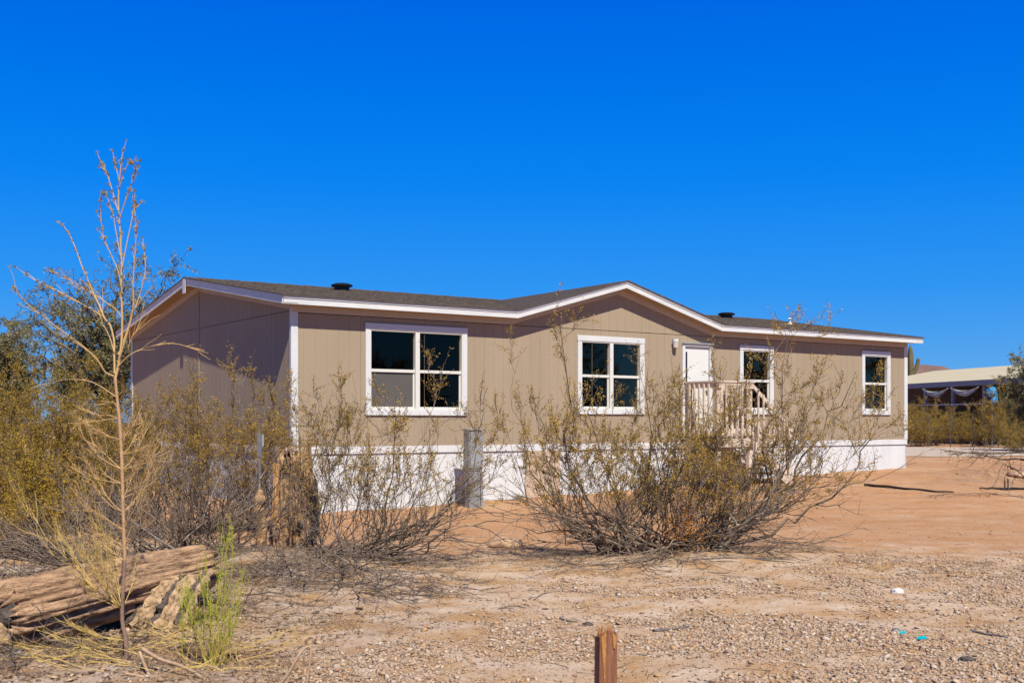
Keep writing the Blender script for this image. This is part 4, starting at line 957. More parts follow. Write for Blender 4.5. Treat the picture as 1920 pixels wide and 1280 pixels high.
# ------------------------------------------------------------------ fallen saguaro log, cork slab, stump
def ribbed(p0, p1, r0, r1, seed, nlen=110, nround=150, ribs=15, amp=.075, bend=.0, ragged=.05):
    p0 = np.array(p0, float); p1 = np.array(p1, float); d = p1 - p0; L = np.linalg.norm(d); T = d / L
    A = unit(np.cross(T, [0, 0, 1])); B_ = np.cross(A, T); V = []
    for i in range(nlen):
        t = i / (nlen - 1)
        for j in range(nround):
            a = 2 * pi * j / nround; nz = mnoise.noise(Vector((cos(a) * 1.6, sin(a) * 1.6, t * L * .9 + seed)))
            n2 = mnoise.noise(Vector((cos(a) * 7, sin(a) * 7, t * L * 2.2 + seed * 3))); n3 = mnoise.noise(Vector((cos(a) * 22, sin(a) * 22, t * L * 7 + seed)))
            n4 = mnoise.noise(Vector((cos(a) * 5.5, sin(a) * 5.5, t * L * .55 + seed * 5))); n5 = mnoise.noise(Vector((cos(a) * 15, sin(a) * 15, t * L * 1.1 + seed * 2)))
            rr = (r0 + (r1 - r0) * t) * (1 + amp * abs(sin(ribs * a / 2 + 1.6 * nz)) ** .7 + .10 * nz + .10 * n2 + .045 * n3 - .38 * max(0, n4 - .05) - .16 * max(0, n5))
            end = min(t, 1 - t) * L
            if end < .06: rr *= .62 + .38 * (end / .06) ** .5
            tt = t + ragged * n2 * (1 if (t < .02 or t > .98) else 0)
            V.append(p0 + d * tt + A * cos(a) * rr + B_ * sin(a) * rr + np.array([0, 0, bend * sin(pi * t)]))
    V.append(p0 + T * .05); V.append(p1 - T * .05)
    idx = np.arange(nlen * nround).reshape(nlen, nround); a_ = idx[:-1]; b_ = idx[1:]
    Q = np.stack([a_, np.roll(a_, -1, 1), np.roll(b_, -1, 1), b_], -1).reshape(-1, 4)
    c0 = nlen * nround; caps = np.array([(c0, idx[0][(j + 1) % nround], idx[0][j], idx[0][j]) for j in range(nround)] + [(c0 + 1, idx[-1][j], idx[-1][(j + 1) % nround], idx[-1][(j + 1) % nround]) for j in range(nround)])
    return np.array(V), Q, caps
gl = on_ground(-10, 1222); gr = on_ground(380, 1135)
LA = Vector((gl.x - .05, gl.y + .12, gl.z + .20)); LB = Vector((gr.x, gr.y + .10, gr.z + .29))
log = empty('fallen_saguaro_log', (LA.x, LA.y, gl.z), 0, 'thick fallen saguaro trunk with split brown ribs lying on the dirt at the left', 'log')
V, Q, caps = ribbed((0, 0, LA.z - gl.z), tuple(Vector((LB.x - LA.x, LB.y - LA.y, LB.z - gl.z))), .232, .190, 4)
ang_ = atan2(LB.y - LA.y, LB.x - LA.x)
ca, sa = cos(-ang_), sin(-ang_); log.rotation_euler = (0, 0, ang_); V = np.stack([V[:, 0] * ca - V[:, 1] * sa, V[:, 0] * sa + V[:, 1] * ca, V[:, 2]], -1)
fast('trunk', V, Q, M['deadwood'], log, smooth=True)
LL = sqrt((LB.x - LA.x) ** 2 + (LB.y - LA.y) ** 2)
for k in range(7):   # long splinters standing proud of the trunk
    a = R.uniform(-.2, pi * .75); x0 = R.uniform(.1, LL * .7); l_ = R.uniform(.3, .9); rr = .185 - .02 * x0 / LL
    pts = [(x0 + l_ * t, -cos(a) * (rr + .008 * sin(3 * t)), (LA.z - gl.z) + sin(a) * (rr + .012 * t) + .012 * (x0 + l_ * t) / LL) for t in (0, .33, .66, 1)]
    MB().tube(pts, [.006, .014, .012, .003], 5).build('splinter', M['deadwood'], log)
def knob(name, c, r, m, parent, seed, sq=(1, 1, 1), n_=14):
    V = []; 
    for i in range(n_ + 1):
        th = pi * i / n_
        for j in range(n_ * 2):
            ph = pi * j / n_; d = Vector((sin(th) * cos(ph), sin(th) * sin(ph), cos(th))); rr = r * (1 + .35 * mnoise.noise(d * 1.7 + Vector((seed, 0, 0))) + .18 * mnoise.noise(d * 5 + Vector((seed, 3, 0))))
            V.append((c[0] + d.x * rr * sq[0], c[1] + d.y * rr * sq[1], c[2] + d.z * rr * sq[2]))
    idx = np.arange((n_ + 1) * n_ * 2).reshape(n_ + 1, n_ * 2); a_ = idx[:-1]; b_ = idx[1:]
    Q = np.stack([a_, b_, np.roll(b_, -1, 1), np.roll(a_, -1, 1)], -1).reshape(-1, 4)
    return fast(name, np.array(V), Q, m, parent, smooth=True)
knob('knot', (.02, -.10, .24), .075, M['cork_dark'], log, 1); knob('knot', (.22, -.16, .22), .055, M['cork'], log, 2, (1.2, 1, 1)); knob('knot', (-.02, -.06, .10), .09, M['cork'], log, 3)
# loose cork slab with curved ribs leaning on the log
cs = on_ground(300, 1168)
slab = empty('cork_slab', tuple(cs), 0, 'broken slab of corky saguaro skin with curved ridges leaning on the log', 'bark')
rg = np.random.default_rng(71)
for k in range(10):
    P = smooth(pxl([(236 + k * 15, 1168 + k * 2), (252 + k * 15, 1132 - k * 2), (280 + k * 16, 1103 - k * 4), (318 + k * 14, 1082 - k * 3)])) if False else None
    pts = []
    for t in np.linspace(0, 1, 14):
        x = -.22 + .045 * k + .20 * t ** .8; z = .01 + (.27 + .012 * k) * sin(t * 1.45) - .008 * k * (1 - t); y = -.12 - .012 * k + .26 * t
        pts.append((x + .006 * rg.normal(), y + .006 * rg.normal(), z + .006 * rg.normal()))
    rad = [.027 * (1 + .40 * sin(i * 2.4 + k)) * (.55 if i in (0, 13) else 1) for i in range(14)]
    MB().tube(pts, rad, 7).build('cork_ridge', M['cork'] if k % 4 else M['cork_dark'], slab, smooth=False)
CH = [(22, 1222, .05, 'cork_dark', 'largest dark cork chunk at the far left under the log end'), (70, 1226, .03, 'cork', 'small pale cork chunk near the left corner below the log'), (120, 1212, .04, 'cork_dark', 'dark cork chunk tucked under the middle of the fallen log'), (150, 1238, .028, 'cork', 'pale cork chunk lying left of the dead broom foot'), (190, 1200, .045, 'cork_dark', 'dark cork chunk just left of the dead broom stem under the log'), (262, 1192, .032, 'cork', 'pale cork chunk right of the dead broom stem'), (300, 1205, .04, 'cork_dark', 'dark cork chunk in front of the leaning cork slab'), (345, 1180, .03, 'cork', 'pale cork chunk left of the green broom stems')]
for k, (x_, y_, r_, m_, lab_) in enumerate(CH):
    q = on_ground(x_, y_); o = knob('bark_chunk', (0, 0, .01), r_, M[m_], None, k + 9, (1.6, 1, .6), 7); o.location = q; o.rotation_euler = (0, 0, k * 1.1); tag(o, lab_, 'bark chunk')
# upright saguaro stump
sp = at(548, HY, 13.0); sz = gz(sp.x, sp.y)
stump = empty('saguaro_stump', (sp.x, sp.y, sz), 0, 'upright dead saguaro stump of splintered wooden ribs in front of the house corner', 'stump'); stump.scale = (.72, .80, .95)
V, Q, caps = ribbed((.0, 0, -.1), (.02, 0, 1.10), .275, .235, 9, 70, 110, 13, .12, ragged=.10); fast('core', V, Q, M['rib'], stump, smooth=True)
rg = random.Random(5)
for k in range(22):
    a = 2 * pi * k / 22 + rg.uniform(-.08, .08); r_ = .262 + rg.uniform(-.03, .03); fx = cos(a)
    h = 1.10 + .16 * fx + rg.uniform(-.22, .16); 
    if -.95 < fx < -.55 and sin(a) < 0: h = 1.0
    pts = [(cos(a) * r_ * (1.12 - .10 * t) + .012 * rg.uniform(-1, 1), sin(a) * r_ * (1.12 - .1 * t) + .012 * rg.uniform(-1, 1), -.1 + (h + .1) * t) for t in (0, .25, .5, .75, 1)]
    rr = rg.uniform(.022, .036)
    o = MB().tube(pts, [rr * 1.2, rr, rr * .95, rr * .8, rr * .3], 5).build('rib', M['rib_orange'] if (fx < -.5 and sin(a) < .3) else M['rib'], stump)
for k in range(6): knob('fibre_tuft', (.03 + .05 * k * .8 - .08, rg.uniform(-.2, -.02), 1.08 + rg.uniform(0, .09)), rg.uniform(.02, .036), M['fuzz'], stump, k, (1, 1, 1.2), 6)
o = knob('dark_rind', (.33, .05, .42), .20, M['cork_dark'], stump, 8, (.42, .6, 1.9), 12)
for k in range(16):  # bark boots at the foot
    a = rg.uniform(pi * .9, pi * 2.1); knob('bark_scale', (cos(a) * .30, sin(a) * .28, rg.uniform(.0, .28)), rg.uniform(.03, .07), M['cork_dark'] if k % 3 else M['cork'], stump, k + 20, (1, .7, 1.3), 6)
# knobbly broken arm next to it
ap_ = on_ground(489, 1010); ap_ = at(489, HY, 13.2); az = gz(ap_.x, ap_.y)
arm = empty('broken_saguaro_arm', (ap_.x, ap_.y, az), 0, 'short knobbly tan saguaro arm standing left of the stump', 'stump')
zz = np.linspace(-.05, .66, 40); V, Q = tubes([(np.stack([.012 * np.sin(zz * 9), .01 * np.cos(zz * 7), zz], -1), (.050 + .016 * np.abs(np.sin(zz * 21)) + .006 * np.sin(zz * 50)) * np.clip((.70 - zz) * 9, .25, 1))], 14)
V = V + np.array([[mnoise.noise(Vector(v) * 22) * .012, mnoise.noise(Vector(v) * 22 + Vector((5, 0, 0))) * .012, 0] for v in V.tolist()])
fast('knobbly_arm', V, Q, M['armwood'], arm, smooth=True)
# metal stake with a pale tag
stk = at(487, HY, 14.1); MBs = empty('survey_stake', (stk.x, stk.y, gz(stk.x, stk.y)), 0, 'thin grey metal stake with a pale tag beside the saguaro stump', 'stake')
MB().box(-.012, .012, -.01, .01, -.1, 1.33).build('stake', M['steel'], MBs); MB().box(-.028, .030, -.018, -.0105, 1.03, 1.30).build('mount_plate', M['steel'], MBs); MB().box(.012, .055, -.016, -.011, 1.16, 1.30).build('tag', M['galv2'], MBs)

# ------------------------------------------------------------------ broken red wooden post
c = at(1136, HY, 5.55); c.z = gz(c.x, c.y)
post = empty('broken_wood_post', tuple(c), radians(12), 'square reddish wooden post snapped off at the top in the foreground', 'post')
w_ = .043
mb = MB(); nzl = 14; ring = []
xs = [(-w_, -w_), (-w_ / 3, -w_ * 1.03), (w_ / 3, -w_ * .97), (w_, -w_), (w_ * 1.02, 0), (w_, w_), (0, w_), (-w_, w_), (-w_ * 1.03, 0)]
tops = [.455, .480, .490, .465, .474, .455, .462, .44, .452]
V = []
for i in range(nzl):
    t = i / (nzl - 1)
    for j, (x, y) in enumerate(xs):
        z = -.15 + (tops[j] + .15) * t; fl_ = 1 + .22 * (1 - min(1, max(0, z / .45))) ** 2 * (x < 0) + .012 * mnoise.noise(Vector((j * 3.1, z * 9, 0)))
        V.append((x * fl_, y * (1 + .01 * mnoise.noise(Vector((j, z * 7, 5)))), z))
m_ = len(xs); F_ = [(i * m_ + j, i * m_ + (j + 1) % m_, (i + 1) * m_ + (j + 1) % m_, (i + 1) * m_ + j) for i in range(nzl - 1) for j in range(m_)]
mb.add(V, F_); mb.add([V[(nzl - 1) * m_ + j] for j in range(m_)], [tuple(range(m_))]); mb.build('post_shaft', M['redwood'], post)
for k in range(26):
    x = R.uniform(-w_ * .85, w_ * .85); y = R.uniform(-w_ * .9, w_ * .8); h = .495 + R.uniform(-.03, .012) - abs(x) * .45; s_ = R.uniform(.007, .013)
    MB().add([(x - s_, y - s_, .42), (x + s_, y - s_, .42), (x + s_, y + s_, .42), (x - s_, y + s_, .42), (x + R.uniform(-.004, .004), y, h), (x + s_ * .6, y + .003, h - .008)], [(0, 1, 5, 4), (1, 2, 5), (2, 3, 4, 5), (3, 0, 4)]).build('splinter', M['freshwood'], post)
MB().hexa([(.024, -w_ - .006, .40), (.032, -w_ - .006, .40), (.032, -w_, .40), (.024, -w_, .40), (.018, -w_ - .004, .475), (.040, -w_ - .004, .455), (.040, -w_ + .004, .455), (.018, -w_ + .004, .475)]).hexa([(-.022, -w_ - .006, .24), (-.016, -w_ - .006, .24), (-.016, -w_, .24), (-.022, -w_, .24), (-.036, -w_ - .004, .455), (-.012, -w_ - .004, .48), (-.012, -w_ + .004, .48), (-.036, -w_ + .004, .455)]).build('split_face', M['freshwood'], post)

# ------------------------------------------------------------------ loose sticks, stones, scraps
def stick(pxs, r, label, m='stick', name='stick', cat='stick', lift=0.0, group=None):
    g0 = [on_ground(x, y) for x, y in pxs]; o0 = g0[0]; rg = random.Random(int(pxs[0][0]))
    pts = [(p.x - o0.x, p.y - o0.y, p.z - o0.z + r * .8 + lift * sin(pi * i / max(1, len(g0) - 1))) for i, p in enumerate(g0)]
    P = smooth(np.array(pts), 3); P += np.array([[rg.gauss(0, r * .5) for _ in range(3)] for _ in P]) * np.array([1, 1, .3])
    V, Q = tubes([(P, np.linspace(r, r * .45, len(P)))], 6); o = fast(name, V, Q, M[m], None, smooth=True); o.location = o0
    return tag(o, label, cat, group)
stick([(1223, 1184), (1260, 1181), (1297, 1176)], .012, 'straight grey stick lying on the gravel right of the red post')
stick([(1049, 1160), (1065, 1165), (1082, 1166)], .010, 'short dark stick on the gravel left of the red post top')
stick([(1002, 1125), (1020, 1113), (1065, 1108), (1115, 1112)], .006, 'thin curved twig on the sand below the large creosote bush')
stick([(1192, 1226), (1210, 1228), (1230, 1233)], .005, 'thin forked twig on the sand right of the red post')
stick([(1325, 1072), (1350, 1075), (1372, 1072)], .007, 'short twig with an orange end under the right side of the large creosote')
stick([(1820, 1183), (1850, 1190), (1890, 1196)], .010, 'dark knotty stick on the gravel near the right edge')
stick([(1300, 1050), (1380, 1046), (1450, 1052), (1490, 1056)], .010, 'long dark branch lying flat right of the large creosote base')
stick([(1345, 1040), (1420, 1046), (1487, 1050)], .008, 'second thin branch lying flat right of the large creosote base')
stick([(935, 1142), (960, 1136), (985, 1140)], .006, 'thin twig at the edge of the gravel left of the red post')
stick([(870, 1100), (900, 1106), (940, 1100)], .006, 'thin brown twig lying at the upper left of the gravel')
stick([(620, 1240), (650, 1232), (690, 1228)], .005, 'small twig on bare sand in the lower left foreground')
# bent dry stalk and forked dry stalks in the foreground
def stalk(pxs, Y, r, label, name='dry_stalk'):
    P = [at(x, y, Y + dy) for x, y, dy in pxs]; o0 = P[0].copy(); P = smooth(np.array([tuple(p - o0) for p in P]), 4)
    V, Q = tubes([(P, np.linspace(r, r * .7, len(P)))], 7); o = fast(name, V, Q, M['dry_stalk'], None, smooth=True); o.location = o0; return tag(o, label, 'stalk')
stalk([(515, 1295, 0), (540, 1262, 0), (560, 1228, .02), (572, 1214, .05), (580, 1212, .06), (583, 1222, .06), (578, 1262, .05), (572, 1300, .05)], 6.55, .010, 'bent over dry brown stalk forming a hook at the bottom left of centre')
stalk([(268, 1216, 0), (300, 1235, -.1), (350, 1252, -.2), (410, 1290, -.35)], 7.0, .013, 'long dry brown stalk slanting down right below the green broom')
stalk([(262, 1222, 0), (272, 1248, -.1), (292, 1290, -.3)], 7.0, .012, 'short broken grey-brown stalk next to the dead broom base')
stalk([(236, 1262, 0), (290, 1272, -.05), (345, 1284, -.1)], 6.8, .010, 'dry stalk lying flat at the bottom left')
def stone(px, py, r, m, label, cat='stone', sq=(1.2, 1, .6), sd=1, name='stone'):
    p = on_ground(px, py); o = knob(name, (0, 0, r * .3), r, M[m], None, sd, sq, 10); o.location = p; return tag(o, label, cat)
stone(1682, 1112, .05, 'whitestone', 'round white stone alone on the gravel right of centre', sd=3)
stone(951, 1026, .14, 'tanstone', 'smooth tan boulder half buried left of the large creosote', sd=5, sq=(1.5, 1, .62))
stone(1813, 1238, .035, 'bark_dark', 'dark stone with a rough top on the gravel at the lower right', sd=8, sq=(1.4, 1, .5))
stone(1797, 1270, .022, 'steel', 'small grey-green stone at the bottom right', sd=9)
stone(1680, 1184, .030, 'steel', 'small blue-grey pebble just left of the turquoise scraps', sd=12)
stone(1102, 1172, .03, 'bark_dark', 'dark wedge-shaped stone just left of the red post top', sd=13)
stone(752, 1057, .06, 'char', 'charred black lump of wood under the dead branches', 'charred wood', (1.5, .8, .7), 4, 'charred_wood')
for k, (px, py, r, lab) in enumerate([(1898, 893, .10, 'leftmost pinkish rock of the pile at the right edge'), (1903, 882, .08, 'upper reddish rock in the middle of the pile at the right edge'), (1911, 895, .12, 'flat orange-brown rock at the front of the pile at the right edge'), (1921, 888, .11, 'dark red rock at the right end of the pile')]):
    stone(px, py, r, 'redrock' if k != 2 else 'tanstone', lab, 'rock', (1.3, 1, .75), 30 + k, 'rock')
for k, (px, py, a) in enumerate(((1692, 1190, .3), (1728, 1200, .1))):
    p = on_ground(px, py); s_ = .022 if k else .014; o = MB().hexa([(-s_ * 1.6, -s_ * .5, .01), (s_ * 1.4, -s_ * .7, .012), (s_ * 1.6, s_ * .7, .02), (-s_ * 1.3, s_ * .5, .016), (-s_ * 1.6, -s_ * .5, .014), (s_ * 1.4, -s_ * .7, .018), (s_ * 1.6, s_ * .7, .03), (-s_ * 1.3, s_ * .5, .024)]).build('plastic_scrap', M['turq']); o.location = p; o.rotation_euler = (0, 0, a)
    tag(o, ['smaller turquoise plastic scrap lying on the gravel', 'larger turquoise plastic scrap lying on the gravel'][k], 'litter')
# dark line across the orange dirt, modelled as thin tubes, and twin stakes
stick([(1622, 911), (1650, 913), (1700, 918), (1750, 923), (1786, 924)], .032, 'dark line across the orange dirt right of the house, modelled as a thin tube', 'dark_line', 'dark_line', 'dark_line')
stick([(1925, 918), (1890, 918), (1860, 917), (1836, 917)], .03, 'short piece of dark line behind the two metal stakes, modelled as a thin tube', 'dark_line', 'dark_line', 'dark_line')
for k, px in enumerate((1884, 1890)):
    p = on_ground(px, 919); MB1 = MB().box(-.012, .012, -.012, .012, -.1, .17 + .05 * k).build('metal_stake', M['bark_dark']); MB1.location = p
    tag(MB1, ['left and shorter of two short metal stakes by the rock pile', 'right and taller of two short metal stakes by the rock pile'][k], 'stake')
# dead branch reaching in from the right edge
rng = np.random.default_rng(81); c = on_ground(1960, 935); root = empty('dead_branch', tuple(c), 0, 'dark dead branch reaching in low from the right frame edge over the track', 'branch'); org = np.array(c); pl = Plant()
for lst in ([(1980, 900), (1920, 862), (1880, 861), (1830, 850), (1780, 846), (1765, 842)], [(1985, 880), (1930, 846), (1900, 848), (1860, 850), (1820, 848), (1785, 852)], [(1985, 930), (1935, 905), (1905, 880), (1880, 870)]):
    P = smooth(np.array([np.array(at(x, y, c.y + rng.uniform(-.4, .4))) - org for x, y in lst])); pl.wood.append((P, np.linspace(.022, .006, len(P))))
    for _ in range(12):
        q, tg = along(P, rng.uniform(.3, 1)); Q = curve(rng, q, q + unit(tg + rng.normal(size=3) * .8) * rng.uniform(.2, .6), 5, .08); pl.wood.append((Q, np.linspace(.007, .003, 5)))
        for _ in range(3): q2, t2 = along(Q, rng.uniform(.3, 1)); T = curve(rng, q2, q2 + unit(t2 + rng.normal(size=3)) * .2, 3, .05); pl.wood.append((T, np.linspace(.003, .002, 3))); pl.leaf.append(T[1:] + rng.normal(size=(2, 3)) * .02)
emit(pl, rng, root, 'bark_grey', 'leaf_creo', .03, .015)

# ------------------------------------------------------------------ far right: open shed, saguaro, fence, tarp
dv = Vector((.267, -.964, 0)); pv = Vector((.964, .267, 0)); C0 = Vector((18.8, 65.1, 0)); gs_ = .45
shed = empty('open_shed', (C0.x, C0.y, gs_), atan2(dv.y, dv.x), 'long open-sided shed with cream metal roof behind the bushes at far right', 'shed')
SL = 19; # local x along eave (dv), local -y... pv is +90deg left of dv
def sheet(a, b_, c_, d_, t, name, m): # quad with thickness
    up = Vector((0, 0, t)); pts = [Vector(p) for p in (a, b_, c_, d_)]
    return MB().hexa([tuple(p) for p in pts] + [tuple(p + up) for p in pts]).build(name, m, shed)
ez = 2.97; rzz = 3.95; Wp = 5.7
npan = 19
for k in range(npan):
    x0, x1 = k * SL / npan + .01, (k + 1) * SL / npan - .01
    sheet((x0, 0, ez), (x1, 0, ez), (x1, Wp, rzz), (x0, Wp, rzz), .05 + .004 * (k % 2), 'roof_panel', M['cream_metal'])
    sheet((x0, Wp * 2, ez), (x1, Wp * 2, ez), (x1, Wp + .01, rzz), (x0, Wp + .01, rzz), .05, 'roof_panel', M['cream_metal'])
MB().box(0, SL, -.04, -.002, ez - .20, ez + .05).build('eave_beam', M['shed_metal'], shed)
for x in (2.6, 4.9, 7.1, 9.3, 11.6, 13.9, 16.3):
    MB().box(x, x + .14, .05, .19, -.3, ez - .01).build('shed_post', M['shed_metal'], shed); MB().box(x, x + .14, 2 * Wp - .3, 2 * Wp - .16, -.3, ez - .01).build('shed_post', M['shed_metal'], shed)
MB().box(.5, 18, Wp * .6, Wp * .6 + .05, -.3, 3.2).build('back_wall', M['brown_board'], shed)
MB().box(4.9, 11.6, .0, .04, 1.88, 1.93).build('side_rail', M['white'], shed)
def drape(x0, x1, name='shade_cloth'):
    V = []; n_ = 16; m__ = 6
    for j in range(m__):
        for i in range(n_ + 1):
            t = i / n_; sag = 4 * t * (1 - t); V.append((x0 + (x1 - x0) * t, -.08 - .05 * sin(j * 1.7 + t * 6), ez - .24 - sag * (.17 + .045 * j) - .012 * j))
    fs = [(j * (n_ + 1) + i, j * (n_ + 1) + i + 1, (j + 1) * (n_ + 1) + i + 1, (j + 1) * (n_ + 1) + i) for j in range(m__ - 1) for i in range(n_)]
    o = MB().add(V, fs).build(name, M['cloth'], shed, smooth=True); return o
px_cols = [x for x in (4.95, 7.85, 10.75)]
drape(7.25, 9.25); drape(9.45, 11.5)
ss = at(1706, HY, 76); sg = empty('saguaro_cactus', (ss.x, 76, gz(ss.x, 76)), 0, 'saguaro cactus with one raised arm behind the right house corner', 'cactus')
def sag_tube(pts, r, name):
    P = smooth(np.array(pts), 5); n_ = len(P); rad = np.full(n_, r); rad[-1] = r * .25; rad[-2] = r * .7; rad[-3] = r * .9
    V, Q = tubes([(P, rad)], 24); V = V.reshape(n_, 24, 3); cen = V.mean(1, keepdims=True); V[:, ::2] = cen + (V[:, ::2] - cen) * .84
    fast(name, V.reshape(-1, 3), Q, M['saguaro'], sg, smooth=False)
sag_tube([(0, 0, -.1), (.02, 0, 2.2), (.05, 0, 4.4), (.03, 0, 6.1)], .19, 'trunk'); sag_tube([(.05, 0, 4.2), (.25, 0, 4.3), (.42, 0, 4.6), (.52, 0, 4.95), (.58, 0, 5.3)], .12, 'arm')
# shorter dead-looking tan saguaro under the shed edge
bt = at(1860, HY, 50); tp = empty('blue_tarp_bundle', (bt.x, 50, gz(bt.x, 50)), 0, 'bright blue tarp bundle hung on a pole before the shed', 'tarp')
MB().tube([(0, 0, -.1), (0, 0, 2.6)], .03, 6).build('pole', M['steel'], tp)
knob('tarp', (-.04, -.05, 2.35), .24, M['blue'], tp, 3, (1, .7, .9), 12); knob('tarp', (.08, -.05, 2.02), .19, M['blue'], tp, 6, (.9, .6, 1.1), 12)
for k, px in enumerate((1740, 1782, 1823, 1872)):
    p = at(px, HY, 48.5); o = MB().box(-.014, .014, -.014, .014, -.2, 1.35).build('fence_post', M['bark_dark']); o.location = (p.x, p.y, gz(p.x, p.y))
    tag(o, ['leftmost thin steel fence post beyond the track', 'second thin steel fence post from the house beyond the track', 'thin steel fence post below and left of the blue tarp', 'rightmost thin steel fence post beyond the track'][k], 'fence post', 'thin steel fence posts beyond the track')
mb = MB(); a_ = at(1690, HY, 48.5); b_ = at(1960, HY, 48.5)
for h in (.5, .85, 1.2): mb.tube([(0, 0, h), ((b_.x - a_.x) / 2, 0, h - .03), (b_.x - a_.x, 0, h)], .006, 4)
o = mb.build('fence_wire', M['bark_dark']); o.location = (a_.x, a_.y, gz(a_.x, a_.y)); tag(o, 'three strands of thin wire strung between the far steel posts', 'wire')

# ------------------------------------------------------------------ gravel and litter
rng = np.random.default_rng(90)
def scatter(n_, x0, x1, y0, y1, dens):
    x = rng.uniform(x0, x1, n_); y = 1 / rng.uniform(1 / y1, 1 / y0, n_) ** 1.0
    keep = (np.abs(x) < y * .47 + .3) & (rng.random(n_) < dens(x, y)); return x[keep], y[keep]
def gdens(x, y):
    px = 960 + F * x / y
    nse = vnoise(x, y, .8, 5) * .6 + vnoise(x, y, 2.4, 8) * .4
    edge = np.clip((x + 1.7 - (y - 7) * .30 + .9 * (nse - .5)) / .9, 0, 1)           # thins out towards the shrubs on the left
    far_ = np.clip((10.9 + .42 * np.clip(x, 0, 9) - y + 1.4 * (nse - .5)) / 1.0, 0, 1)
    sandp = np.exp(-(((x - 1.9) / .75) ** 2 + ((y - 9.2) / .42) ** 2)) + np.exp(-(((x + .2) / 1.3) ** 2 + ((y - 6.9) / .5) ** 2)) * .8 + np.exp(-(((x - 1.9) / .9) ** 2 + ((y - 7.1) / .45) ** 2)) * .7
    d = np.clip((nse - .34 + .07 * (x > 1.2)) * 3.2, .08, .95) * edge * far_ * np.clip(1 - 1.05 * sandp, .05, 1)
    return np.clip(d + .015, 0, 1)
def pebbles(x, y, s, m, name, flat=.6):
    n_ = len(x); z = ground(x, y)
    base = np.array([(1, 0, 0), (.3, .95, 0), (-.8, .6, 0), (-.8, -.6, 0), (.3, -.95, 0), (.15, .1, .9), (0, 0, -.5)])
    jit = base[None] * rng.uniform(.65, 1.3, (n_, 7, 1)) + rng.normal(size=(n_, 7, 3)) * .12
    jit[:, :, 2] *= flat; a = rng.uniform(0, 2 * pi, n_); el = rng.uniform(.7, 1.35, n_)
    X = jit[:, :, 0] * el[:, None]; Y_ = jit[:, :, 1]; c_, s_ = np.cos(a)[:, None], np.sin(a)[:, None]
    tl = rng.normal(size=(n_, 2, 1)) * .25
    Z = jit[:, :, 2] + X * tl[:, 0] + Y_ * tl[:, 1]
    V = np.stack([(X * c_ - Y_ * s_) * s[:, None] + x[:, None], (X * s_ + Y_ * c_) * s[:, None] + y[:, None], Z * s[:, None] + (z + s * .18)[:, None]], -1)
    f0 = np.array([(0, 1, 5), (1, 2, 5), (2, 3, 5), (3, 4, 5), (4, 0, 5), (1, 0, 6), (2, 1, 6), (3, 2, 6), (4, 3, 6), (0, 4, 6)])
    Fc = (f0[None] + (np.arange(n_) * 7)[:, None, None]).reshape(-1, 3)
    return fast(name, V.reshape(-1, 3), Fc, m, None)
x, y = scatter(480000, -5.5, 7.5, 6.2, 13.6, gdens); s = rng.lognormal(math.log(.0080), .48, len(x)).clip(.004, .030)
tag(pebbles(x, y, s, M['pebble'], 'gravel'), 'mixed pale and brown gravel scattered over the sandy drive', 'gravel', None, 'stuff')
xx = rng.normal(-2.75, .95, 5200); yy_ = rng.normal(7.9, .95, 5200); kk = (yy_ > 6.3) & (xx > -.47 * yy_ - .3) & (xx < -1.0 - .25 * rng.random(5200)); s = rng.lognormal(math.log(.012), .5, kk.sum()).clip(.004, .035)
M['debris'] = island_ramp('bark_debris', [(.22, .14, .08), (.44, .28, .17), (.30, .19, .12), (.60, .42, .27), (.15, .10, .07)], .95, 0, 30)
tag(pebbles(xx[kk], yy_[kk], s, M['debris'], 'bark_debris', .5), 'crumbled brown bark and wood debris on the ground round the fallen log', 'debris', None, 'stuff')
# sparse small stones on the orange dirt
x, y = scatter(5000, -9, 14, 12, 34, lambda x, y: .12 + .5 * (vnoise(x, y, .5, 9) > .62)); s = rng.lognormal(math.log(.012), .45, len(x)).clip(.005, .05)
tag(pebbles(x, y, s, M['pebble'], 'scattered_stones'), 'small stones strewn thinly over the orange dirt', 'stones', None, 'stuff')
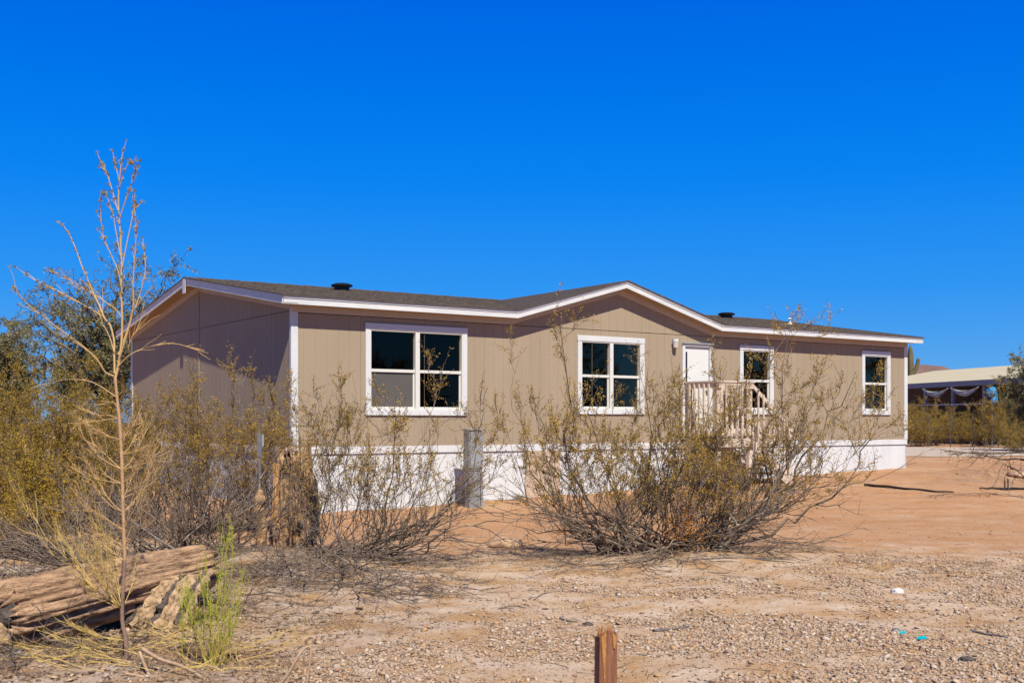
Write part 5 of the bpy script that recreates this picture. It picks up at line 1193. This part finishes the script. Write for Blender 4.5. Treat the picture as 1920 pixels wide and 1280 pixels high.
# leaf and twig litter below the shrubs
def ldens(x, y):
    a = np.exp(-(((x - 2.3) / 2.6) ** 2 + ((y - 12.2) / .9) ** 2)) + np.exp(-(((x + 2.1) / 2.0) ** 2 + ((y - 11.3) / 1.2) ** 2)) + 1.5 * np.exp(-(((x + 2.9) / 1.4) ** 2 + ((y - 8.0) / 1.7) ** 2)) + .8 * np.exp(-(((x + 5) / 2.5) ** 2 + ((y - 13) / 2.5) ** 2))
    return np.clip(a, 0, 1) * np.clip((vnoise(x, y, 1.7, 12) - .35) * 3, .03, 1)
x, y = scatter(150000, -8, 6.5, 6.2, 17, ldens); C = np.stack([x, y, ground(x, y) + rng.uniform(.004, .025, len(x))], -1)
V, Q = leaves(C, .030, .010, rng); V[:, 2] = np.maximum(ground(V[:, 0], V[:, 1]) + .003, V[:, 2] * .5 + .5 * (ground(V[:, 0], V[:, 1]) + .01))
tag(fast('leaf_litter', V, Q, M['litter']), 'brown dry leaf and chaff litter under the shrubs', 'litter', None, 'stuff')
x, y = scatter(9000, -7, 6.5, 6.3, 15, lambda x, y: np.clip(ldens(x, y) + .05, 0, 1)); tw = []
for a_, b_ in zip(x, y):
    an = rng.uniform(0, pi); l_ = rng.uniform(.05, .28); p0 = np.array([a_, b_, 0]); p1 = p0 + np.array([cos(an) * l_, sin(an) * l_ * .8, 0]); P = curve(rng, p0, p1, 4, .07); P[:, 2] = ground(P[:, 0], P[:, 1]) + .004 + abs(P[:, 2]) * .6; tw.append((P, np.linspace(.0030, .0013, 4)))
V, Q = tubes(tw, 3); tag(fast('twig_litter', V, Q, M['bark_grey']), 'small grey fallen twigs strewn under the shrubs', 'litter', None, 'stuff')
# dry grass tufts
x, y = scatter(2200, -6.5, 5, 6.4, 13.2, lambda x, y: np.clip(ldens(x, y) * .9, 0, 1)); tw = []
for a_, b_ in zip(x, y):
    for _ in range(9):
        p0 = np.array([a_ + rng.normal() * .02, b_ + rng.normal() * .02, gz(a_, b_)]); d = np.array([rng.normal() * .07, rng.normal() * .07, rng.uniform(.03, .12)]); tw.append((np.array([p0, p0 + d * .6, p0 + d * np.array([1.3, 1.3, .9])]), np.array([.0013, .001, .0005])))
V, Q = tubes(tw, 3); tag(fast('dry_grass', V, Q, M['litter']), 'short tufts of dried brown grass under the shrubs', 'grass', None, 'stuff')
